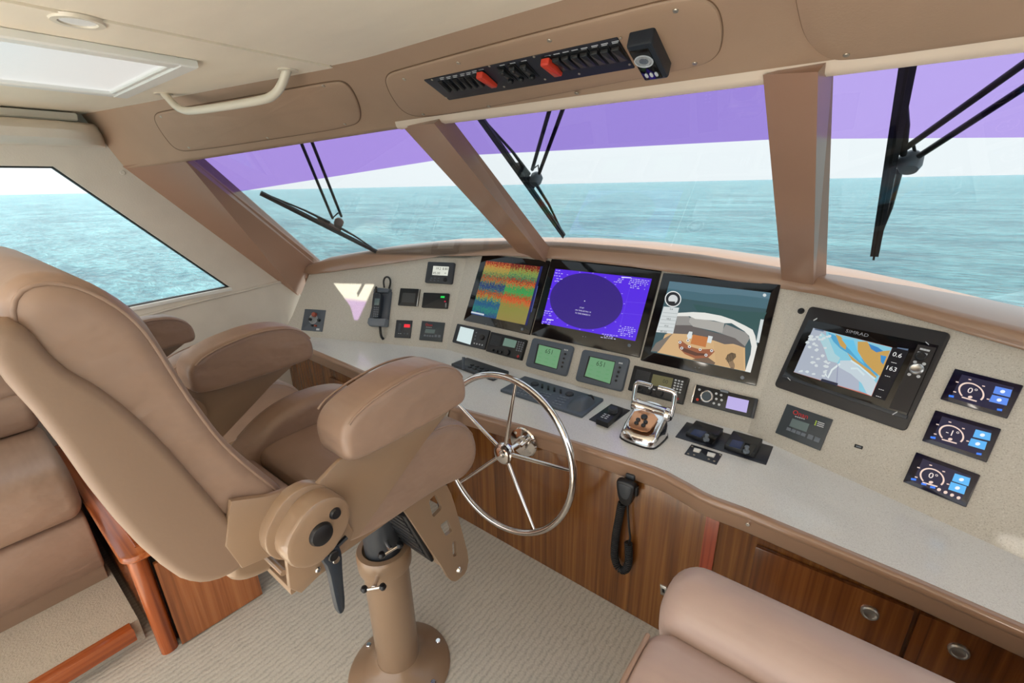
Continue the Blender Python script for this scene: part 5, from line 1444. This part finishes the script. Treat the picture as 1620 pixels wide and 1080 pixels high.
    for sgn in (1, -1):
        sk = 0.0 if sgn > 0 else -0.055
        pad('armrest', [(y_ + sk, z_) for y_, z_ in arm], *((0.245, 0.352) if sgn > 0 else (-0.352, -0.245)), 0.018, it=2, q=0.2)
        ax = [(y_ + sk, z_) for y_, z_ in arm]
        for x_ in ((0.352, 0.245) if sgn > 0 else (-0.352, -0.245)): pipe(ax, x_, 0.018, lambda y, z: z > 1.215 and y > 0.40 + sk, 2, 0.2, 0.0026)
        xo = 0.308
        x0, x1 = (xo, xo + 0.012) if sgn > 0 else (-xo - 0.012, -xo)
        MB(MX @ Matrix.Translation((sk, 0, 0))).prism([(0.385, 1.150), (0.70, 1.150), (0.70, 1.138), (0.60, 1.085), (0.47, 1.0), (0.40, 0.955), (0.33, 0.97), (0.285, 1.03), (0.27, 1.09), (0.31, 1.115)], x0, x1, 0.003, both=True).build('arm_bracket', GELM, t)
        # recline hub
        xs = (0.300, 0.345) if sgn > 0 else (-0.345, -0.300)
        def stad(c0, c1, r, n=14):
            a0 = math.atan2(c1[1] - c0[1], c1[0] - c0[0])
            return [(c1[0] + r * math.cos(a0 - math.pi / 2 + math.pi * k / n), c1[1] + r * math.sin(a0 - math.pi / 2 + math.pi * k / n)) for k in range(n + 1)] + [(c0[0] + r * math.cos(a0 + math.pi / 2 + math.pi * k / n), c0[1] + r * math.sin(a0 + math.pi / 2 + math.pi * k / n)) for k in range(n + 1)]
        hubp = stad((0.295, 1.052), (0.312, 1.068), 0.056)
        MH = MX if sgn > 0 else MX @ Matrix.Diagonal((1, 1, -1, 1))
        MB(MH).prism(hubp, 0.322, 0.366, 0.010).build('recline_hub', GELM, t)
        h_ = bpy.context.scene.objects.get('x')
        MB(MH).prism(stad((0.285, 1.062), (0.300, 1.078), 0.060), 0.298, 0.324, 0.004).build('hub_disc', GELM, t)
        MB(MH @ Matrix.Translation((0.303, 1.058, 0))).lathe([(0.0001, 0.376), (0.012, 0.376), (0.020, 0.373), (0.023, 0.366), (0.023, 0.360), (0.0001, 0.360)], 24).build('hub_cap', BLACK, t)
        MB(MH @ Matrix.Translation((0.335, 1.082, 0))).lathe([(0.0001, 0.373), (0.009, 0.372), (0.0115, 0.367), (0.0115, 0.36), (0.0001, 0.36)], 16).build('cap_button', BLACK, t)
        # plate to the backrest and plate below the hub
        MB(MH).prism([(0.20, 1.165), (0.255, 1.14), (0.30, 1.13), (0.33, 1.05), (0.27, 1.0), (0.235, 1.02), (0.19, 1.03), (0.175, 1.09)], 0.286, 0.300, 0.003, both=True).build('back_bracket', GELM, t)
        MB(MH).prism([(0.255, 1.07), (0.34, 1.065), (0.372, 1.03), (0.385, 0.985), (0.368, 0.955), (0.262, 0.928), (0.245, 0.955)], 0.318, 0.330, 0.003, both=True).build('side_plate', GELM, t)
        MB(MH @ Matrix.Translation((0.30, 0.955, 0))).cyl(0, 0, 0.006, 0.329, 0.334, 12, 0.002).build('screw', CHROME, t)
    # recline lever, starboard side
    b = MB(MX)
    b.prism(chaikin([(0.318, 1.010), (0.334, 1.006), (0.338, 0.985), (0.332, 0.94), (0.326, 0.86), (0.318, 0.848), (0.308, 0.852), (0.306, 0.90), (0.306, 0.97), (0.296, 1.0), (0.300, 1.008)], 1), 0.345, 0.364, 0.006, both=True)
    lv = b.build('recline_lever', mat('lever_blue_black', (40, 48, 58), 0.4), t)
    MB(MX @ Matrix.Translation((0.318, 0.995, 0))).cyl(0, 0, 0.011, 0.328, 0.369, 16, 0.002).build('lever_boss', BLACK, lv)
    MB(MX @ Matrix.Translation((0.322, 0.982, 0))).cyl(0, 0, 0.0075, 0.364, 0.367, 14, 0.001).build('lever_screw', BRUSH, lv)
    MB().tube([(0.352, 0.325 - BY, 0.995), (0.352, 0.356 - BY, 1.004)], [0.004, 0.005], 8).build('lever_stub', BLACK, lv)
    # rounded rear end of the seat frame, low behind
    pad('rear_housing', [(0.19, 0.93), (0.185, 0.985), (0.215, 1.005), (0.30, 1.0), (0.31, 0.93), (0.26, 0.905)], -0.215, 0.215, 0.02, GELM)
    MB(O).box(-0.30, 0.30, 0.255, 0.33, 0.905, 0.925, 0.006).build('cross_bar', GELM, t)
    MB().tube([(-0.318, 0.245 - BY, 0.985), (0.318, 0.245 - BY, 0.985)], 0.006, 10).build('tie_rod', GELM, t)
    # fold-down footrest
    cX = crop(540, 760, 3.375)
    out = px([(634, 800), (705, 763), (716, 786), (729, 832), (742, 882), (738, 905), (722, 920), (712, 918), (702, 900), (676, 862), (650, 822)], BX + 0.20)
    holes = [px([cX(*k) for k in h], BX + 0.20) for h in ([(467, 108), (503, 72), (540, 148), (490, 200)], [(527, 240), (568, 206), (594, 268), (558, 297)], [(592, 332), (612, 318), (618, 400), (596, 408)])]
    holes = [chaikin(h, 1, q=0.12) for h in holes]
    out = chaikin(out, 1, q=0.2)
    for sgn in (1, -1):
        MH = MX if sgn > 0 else MX @ Matrix.Diagonal((1, 1, -1, 1))
        MB(MH).holed(out, holes, 0.188, 0.200).build('footrest_side', GELM, t, smooth=0)
        pb = px([(726, 901)], BX + 0.20)[0]
        MB(MH @ Matrix.Translation((pb[0], pb[1], 0))).lathe([(0.0001, 0.209), (0.006, 0.208), (0.009, 0.204), (0.011, 0.200), (0.0001, 0.199)], 16).build('pivot_bolt', CHROME, t)
    (ya, za), (yb_, zb2) = px([(640, 792), (693, 884)], BX + 0.19)
    dd = V((0, yb_ - ya, zb2 - za)); Ln = dd.length; dd.normalize(); nn = dd.cross(V((1, 0, 0)))
    MF = Matrix(((1, dd.x, nn.x, 0), (0, dd.y, nn.y, ya - BY), (0, dd.z, nn.z, za), (0, 0, 0, 1)))
    MB(MF).box(-0.188, 0.188, 0.0, Ln + 0.03, -0.004, 0.006, 0.002).build('footrest_plate', GELM, t)
    tr = MB(MF).box(-0.18, 0.18, 0.02, Ln, 0.006, 0.018, 0.003).build('tread', RUBBER, t)
    b = MB(MF)
    for k in range(9):
        y = 0.05 + (Ln - 0.08) * k / 8
        b.box(-0.165, 0.165, y - 0.009, y + 0.009, 0.017, 0.0225, 0.003)
    b.build('tread_ribs', mat('rib_rubber', (36, 36, 38), 0.35), tr, kind='stuff')
    MB(MX).prism([(0.60, 0.80), (0.66, 0.835), (0.70, 0.80), (0.70, 0.76), (0.66, 0.74)], -0.10, 0.18, 0.004, both=True).build('footrest_hinge', BLACK, t)
    return t
ch = chair()
SKIP = ('base_flange', 'bolt', 'pedestal_tube', 'collar', 'inner_post', 'clamp_lever')
c2 = copy_tree(ch, skip=SKIP)
c2['label'] = 'taupe leather companion chair on the port side, largely hidden by the helm chair'
c2.location = (BX - 0.95, BY - 0.03, -0.12)
_p = V((0, 0.30 - BY, 1.05)); RB = Matrix.Translation(_p) @ Matrix.Rotation(R(-12), 4, 'X') @ Matrix.Translation(-_p)
for o in list(c2.children):
    nm = o.name.split('.')[0]
    if nm in ('back_cushion', 'back_shell') or (nm == 'piping' and max(v.co.z for v in o.data.vertices) > 1.4): o.matrix_local = RB
OC = Matrix.Translation((0, 0, 0.12))
MB(OC).lathe([(0.0001, 0.001), (0.112, 0.001), (0.112, 0.010), (0.08, 0.03), (0.062, 0.06), (0.060, 0.82), (0.0001, 0.82)], 32).build('pedestal', GELM, c2)

# ================================================================ settee, low cabinet, bench
def yzpad(name, poly, x0, x1, r, m, parent, O, it=2):
    return MB(O).pad(chaikin(poly, it), x0, x1, r, 5).build(name, m, parent, smooth=60)
so = V((-2.6, -0.4, 0.1)); OS = Matrix.Translation(-so)
st = thing('settee', 'taupe leather settee along the port side, its near end beside the low teak cabinet', 'sofa', loc=so)
MYX = Matrix(((1, 0, 0, 0), (0, 0, 1, 0), (0, 1, 0, 0), (0, 0, 0, 1)))     # (x, z) profiles run along y
def along_y(name, poly, y0, y1, r, m, it=2):
    M = OS @ Matrix(((0, 1, 0, 0), (1, 0, 0, 0), (0, 0, 1, 0), (0, 0, 0, 1)))
    return MB(M).pad(chaikin(poly, it), y0, y1, r, 5).build(name, m, st, smooth=60)
along_y('settee_base', [(-2.95, 0.16), (-2.95, 0.42), (-2.30, 0.42), (-2.285, 0.40), (-2.285, 0.17), (-2.30, 0.16)], -1.38, 0.115, 0.012, LEATHER, 0)
along_y('toe_kick', [(-2.9, 0.10), (-2.9, 0.165), (-2.295, 0.165), (-2.295, 0.10)], -1.38, 0.11, 0.003, LEATHER2, 0)
for y0, y1 in ((-0.60, 0.122), (-1.36, -0.605)):
    along_y('seat_cushion', [(-2.94, 0.425), (-2.94, 0.64), (-2.85, 0.655), (-2.5, 0.665), (-2.33, 0.655), (-2.255, 0.61), (-2.245, 0.52), (-2.26, 0.44), (-2.32, 0.425)], y0, y1, 0.045, LEATHER)
    along_y('back_cushion', [(-3.03, 0.62), (-3.03, 0.97), (-2.98, 1.0), (-2.90, 0.985), (-2.85, 0.90), (-2.82, 0.74), (-2.83, 0.665), (-2.9, 0.62)], y0, y1, 0.045, LEATHER)
    along_y('lower_back_roll', [(-2.86, 0.66), (-2.86, 0.80), (-2.82, 0.83), (-2.77, 0.80), (-2.755, 0.73), (-2.77, 0.67), (-2.8, 0.655)], y0 + 0.005, y1 - 0.005, 0.035, LEATHER)

co_ = V((-2.3, 0.5, 0)); OQ = Matrix.Translation(-co_)
cb = thing('low_cabinet', 'low teak cabinet with a rounded moulded top, between the settee and the helm chair', 'cabinet', loc=co_)
X1, Y0, Y1, ZTOP = -1.795, 0.14, 0.50, 0.475
MB(OQ).box(-3.0, X1 - 0.05, Y0 + 0.012, Y1, 0.0, ZTOP - 0.03, 0.0).build('carcass', TEAKY, cb)
post = chaikin([(X1 - 0.055, Y0 + 0.0), (X1 + 0.0, Y0 + 0.0), (X1 + 0.0, Y0 + 0.055), (X1 - 0.055, Y0 + 0.055)], 2)
MB(OQ).prism(post, 0.0, ZTOP - 0.025, 0.002).build('corner_post', wood('teak_post', (120, 54, 22), (166, 84, 38), (196, 112, 58), 'Z'), cb)
tp = rrect(3.0 + X1 + 0.03, Y1 - Y0 + 0.03, 0.05, 6, (-3.0 + X1 + 0.012) / 2, (Y0 + Y1) / 2)
MB(OQ).prism(tp, ZTOP - 0.035, ZTOP, 0.012, both=True).build('top_moulding', TEAKX, cb)
MB(OQ).prism(inset(tp, 0.05), ZTOP, ZTOP + 0.0025, 0.001).build('top_panel', TEAKY, cb)
MD_ = OQ @ Matrix.Translation((X1 - 0.012, Y0 + 0.062, 0)) @ Matrix.Rotation(R(-3), 4, 'Z')
MB(MD_).box(0.0, 0.018, 0.0, 0.295, 0.004, ZTOP - 0.075, 0.003).build('door', wood('teak_door', (116, 64, 32), (156, 92, 50), (184, 120, 72), 'Z'), cb)
MB(OQ).box(X1 - 0.06, X1 - 0.045, Y0 + 0.06, Y1, 0.0, ZTOP - 0.03).build('recess', mat('dark_recess', (40, 24, 16), 0.7), cb)

bo = V((0.35, 0.4, 0)); OB = Matrix.Translation(-bo)
bn = thing('bench_seat', 'pinkish taupe leather bench seat with a rolled front edge, in the near right corner', 'bench', loc=bo)
BX0, BX1 = -0.165, 1.30
PINKL = mat('pinkish_taupe_leather', (178, 156, 148), 0.36, noise=(7, 0.06), bump=(50, 0.15))
crease(PINKL)
def bpad(name, poly, x0, x1, r, m=PINKL, it=2): return MB(OB).pad(chaikin(poly, it), x0, x1, r, 8).build(name, m, bn, smooth=60)
bpad('front_roll', [(0.575, 0.90), (0.568, 0.965), (0.60, 1.005), (0.66, 1.015), (0.71, 0.995), (0.735, 0.94), (0.72, 0.87), (0.66, 0.84), (0.60, 0.85)], BX0, BX1, 0.055)
bpad('seat_cushion', [(-0.05, 0.86), (-0.05, 0.95), (0.0, 0.975), (0.45, 0.985), (0.54, 0.98), (0.58, 0.955), (0.585, 0.90), (0.56, 0.86)], BX0 - 0.004, BX1, 0.045)
MB(OB).box(BX0 + 0.06, BX1 - 0.02, 0.0, 0.62, 0.08, 0.865, 0.01).build('bench_base', GELM, bn)
MB(OB).box(BX0 + 0.10, BX1 - 0.04, 0.03, 0.55, 0.0, 0.085, 0.004).build('plinth', GELM, bn)
pp_ = [(BX0 + 0.004, y, z) for y, z in ((-0.02, 0.968), (0.25, 0.974), (0.45, 0.976), (0.54, 0.968))]
pp_ = [(BX0 + 0.008, y - 0.4, z) for _, y, z in pp_]
MB(OB @ Matrix.Translation((0, 0.4, 0))).tube(pp_, 0.004, 6).build('piping', LEATHER, bn, smooth=80)

# ================================================================ overhead switch panel and remote
d = Dev('switch_panel', 'long black switch panel with two red guarded switches, overhead on the valance', 'switch panel', VAL, cL, [(72, 246), (1248, -6), (1306, 172), (168, 378)], lift=0.005)
d.body('plate', 0.004, NAVY, 0.002, 0.001, z0=-0.001)
def rocker(x, y, w_, h_, m, kind):
    a = d.p(x, y, 0.01)
    Mr = Matrix.Translation((a[0], a[1], 0.004))
    b = MB(Mr); b.prism(rrect(w_, h_, 0.003), 0, 0.003, 0.001)
    o = b.build('switch_frame', BLACK, d.root)
    b = MB(Mr @ Matrix.Rotation(R(9 if kind != 'up' else -9), 4, 'X'))
    if kind == 'red':
        b.prism(rrect(w_ * 0.95, h_ * 1.02, 0.004), 0.0, 0.017, 0.005); b.build('switch_guard', REDP, o)
    else:
        b.prism(rrect(w_ * 0.8, h_ * 0.86, 0.003), 0.0, 0.0085, 0.003); b.build('rocker', mat('rocker_black', (28, 28, 30), 0.28), o)
    return o
W_ = d.W
for x, y in ((170, 303), (212, 297), (256, 290), (297, 282), (335, 276), (375, 268)): rocker(x, y, W_ * 0.030, d.H * 0.46, None, 'up')
rocker(425, 253, W_ * 0.038, d.H * 0.62, None, 'red')
for x, y in ((548, 232), (612, 219), (680, 206)):
    rocker(x, y, W_ * 0.040, d.H * 0.62, None, 'blk')
    a = d.p(x, y, 0.01)
    for s_ in (-1, 1): MB(Matrix.Translation((a[0], a[1] + s_ * d.H * 0.17, 0.010))).cyl(0, 0, 0.008, 0, 0.010, 14, 0.003).build('push_cap', BLACK, d.root)
rocker(820, 177, W_ * 0.042, d.H * 0.62, None, 'red')
for x, y in ((874, 166), (930, 157), (987, 147), (1044, 138), (1105, 127), (1168, 117), (1235, 104)): rocker(x, y, W_ * 0.040, d.H * 0.58, None, 'blk')
b = MB()
for x, y in ((150, 245), (190, 240), (230, 232), (275, 222), (312, 214), (348, 204), (390, 196), (518, 168), (582, 156), (650, 142), (795, 112), (850, 100), (905, 88), (960, 76), (1018, 64), (1082, 50), (1142, 38), (1208, 24)):
    for k in (0, 1):
        a = d.p(x + 3 * k, y + 9 * k, 0.005); b.box(a[0] - 0.0085, a[0] + 0.0085 - 0.003 * k, a[1] - 0.0014, a[1] + 0.0014, 0.0038, 0.0043)
b.build('label_lines', KEYW, d.root, kind='stuff')
for x, y in ((90, 258), (178, 366), (440, 175), (530, 300), (712, 118), (780, 255), (988, 222), (1240, 6), (1295, 165)): d.knob('screw', x, y, 0.0035, 0.004, 0.0055, SCREW, seg=8, bev=0.0005)
d = Dev('remote_box', 'dark boxy overhead unit with a round dial, beside the switch panel', 'instrument', VAL, None, [(1003, 49), (1043, 42), (1057, 101), (1017, 109)], lift=0.005)
d.body('box', 0.034, mat('blue_black_plastic', (30, 38, 48), 0.35), 0.006, 0.006, z0=-0.001)
d.slab('face', 0.06, 0.10, 0.80, 0.94, 0.034, 0.0355, BLACKG, 0.003)
a = d.L(0.42, 0.40)
MB(Matrix.Translation((*a, 0.0355))).lathe([(0.021, 0.0), (0.021, 0.0015), (0.0185, 0.0015), (0.0185, 0.0)], 28).build('dial_ring', KEYW, d.root)
b = MB(Matrix.Translation((*a, 0.0355))); b.use(MIDG)
for k in range(8): b.box(-0.010, 0.010, -0.001, 0.001, 0, 0.0012, M=Matrix.Rotation(R(k * 22.5), 4, 'Z') @ Matrix.Translation((0, 0, 0)))
b.build('dial_star', None, d.root, kind='stuff')
for u in (0.24, 0.44, 0.64):
    a = d.L(u, 0.80); MB(Matrix.Translation((*a, 0.0355))).prism([(x * 0.6, y) for x, y in rrect(0.012, 0.016, 0.0055)], 0, 0.0014, 0.0004).build('lamp', KEYW, d.root)

# ================================================================ wipers outside the glass, bow rail
WIPE = mat('hazed_wiper', (50, 58, 66), 0.5)  # lightened blue grey stands for haze over the dark blades
def wiper(pl, label, blade, rods, head, wd=1.0, brown=None):
    off = -0.05
    H = pl.hit(*head, off)
    t = thing('windshield_wiper', label, 'wiper', loc=H)
    P = lambda x, y, o=off: pl.hit(x, y, o) - H
    A, B = P(*blade[0], -0.03), P(*blade[1], -0.03)
    n = -pl.n; dr_ = (B - A).normalized(); s_ = n.cross(dr_).normalized()
    M = Matrix(((dr_.x, s_.x, n.x, A.x), (dr_.y, s_.y, n.y, A.y), (dr_.z, s_.z, n.z, A.z), (0, 0, 0, 1)))
    L_ = (B - A).length
    MB(M).prism([(0, -0.009 * wd), (L_, -0.007 * wd), (L_, 0.007 * wd), (0, 0.009 * wd)], 0.0, 0.012, 0.003).build('blade', WIPE, t)
    MB(M).prism([(0, -0.003), (L_, -0.003), (L_, 0.003), (0, 0.003)], -0.014, 0.001).build('squeegee', RUBBER, t)
    hl = (V((0, 0, 0)) - A).dot(dr_) if False else (-A).dot(dr_)
    sgn = 1 if (-A).dot(s_) > 0 else -1
    for e in (0.06, L_ - 0.06):
        pts = [(hl + (0.03 if e > hl else -0.03), sgn * 0.022, 0.022), ((hl + e) / 2, sgn * 0.018, 0.020), (e, 0.0, 0.012)]
        MB(M).tube(pts, [0.008, 0.006, 0.004], 8).build('bridge_arm', BLACK, t, smooth=60)
    MB(M).box(hl - 0.10, hl + 0.05, -0.014, 0.014, 0.002, 0.030, 0.006).build('blade_carrier', mat('bronze_carrier', (120, 92, 82), 0.4) if brown else DGREY, t)
    Q = Matrix(((dr_.x, s_.x, n.x, 0), (dr_.y, s_.y, n.y, 0), (dr_.z, s_.z, n.z, 0), (0, 0, 0, 1)))
    MB(Q).lathe([(0.0001, -0.03), (0.020, -0.026), (0.027, -0.01), (0.027, 0.012), (0.018, 0.024), (0.0001, 0.026)], 18).build('pivot_head', mat('bronze_carrier', (120, 92, 82), 0.4) if brown else MIDG, t)
    for r_ in rods:
        a, c = P(*r_[0]), P(*r_[1])
        MB().tube([a, c], 0.0075, 8).build('arm_rod', BLACK, t, smooth=60)
    m_ = [P(*rods[0][1]), P(*rods[1][1])]
    MB().tube([m_[0], (m_[0] + m_[1]) / 2 + n * 0.03, m_[1]], 0.004, 8).build('link', BLACK, t, smooth=60)
wiper(WL, 'port windshield wiper hanging across the port pane', [(412, 305), (600, 400)], [[(472, 215), (526, 345)], [(489, 213), (540, 342)]], (536, 352), brown=True)
wiper(WC, 'centre windshield wiper hanging across the centre pane', [(755, 180), (892, 373)], [[(872, 165), (842, 268)], [(895, 160), (853, 274)]], (848, 283))
wiper(WC, 'starboard windshield wiper hanging across the starboard pane', [(1436, 105), (1383, 406)], [[(1660, 72), (1433, 234)], [(1670, 106), (1449, 250)]], (1440, 256), wd=1.7)
br = thing('bow_rail', 'short piece of white bow rail seen over the brow at starboard', 'railing', loc=(-0.1, 4.5, 0.2))
pr = planeY(4.5); a = [pr.hit(*k) - V((-0.1, 4.5, 0.2)) for k in [(1304, 426), (1312, 423), (1330, 428), (1331, 450), (1312, 450)]]
MB().tube([a[0], a[1], a[2], a[3]], 0.014, 8).build('top_rail', WHITEP, br, smooth=60)
MB().tube([a[1], V((a[1].x, a[1].y, -1.25))], 0.012, 8).build('stanchion', WHITEP, br, smooth=60)

# ================================================================ added fill lamps, modelled as recessed downlights further aft, out of frame
def downlight(x, y, power, label):
    t = thing('recessed_downlight', label, 'light', loc=(x, y, ZC))
    MB().lathe([(0.050, -0.001), (0.046, -0.008), (0.034, -0.008), (0.030, -0.001)], 24).build('trim_ring', OFFW, t)
    MB().cyl(0, 0, 0.031, -0.005, -0.002, 20).build('lens', emit((255, 240, 215), 4.0), t)
    l = bpy.data.lights.new('fill_light', 'AREA'); l.shape = 'DISK'; l.size = 0.25; l.energy = power; l.color = (1.0, 0.92, 0.82)
    o = bpy.data.objects.new('fill_light', l); COL.objects.link(o); o.parent = t; o.location = (0, 0, -0.02)
for i, (x, y, lb) in enumerate(((-0.55, -0.8, 'added fill downlight aft of the bench, port of the centre line'), (0.6, -0.8, 'added fill downlight aft of the bench, starboard of the centre line'))):
    downlight(x, y, 4.0, lb)
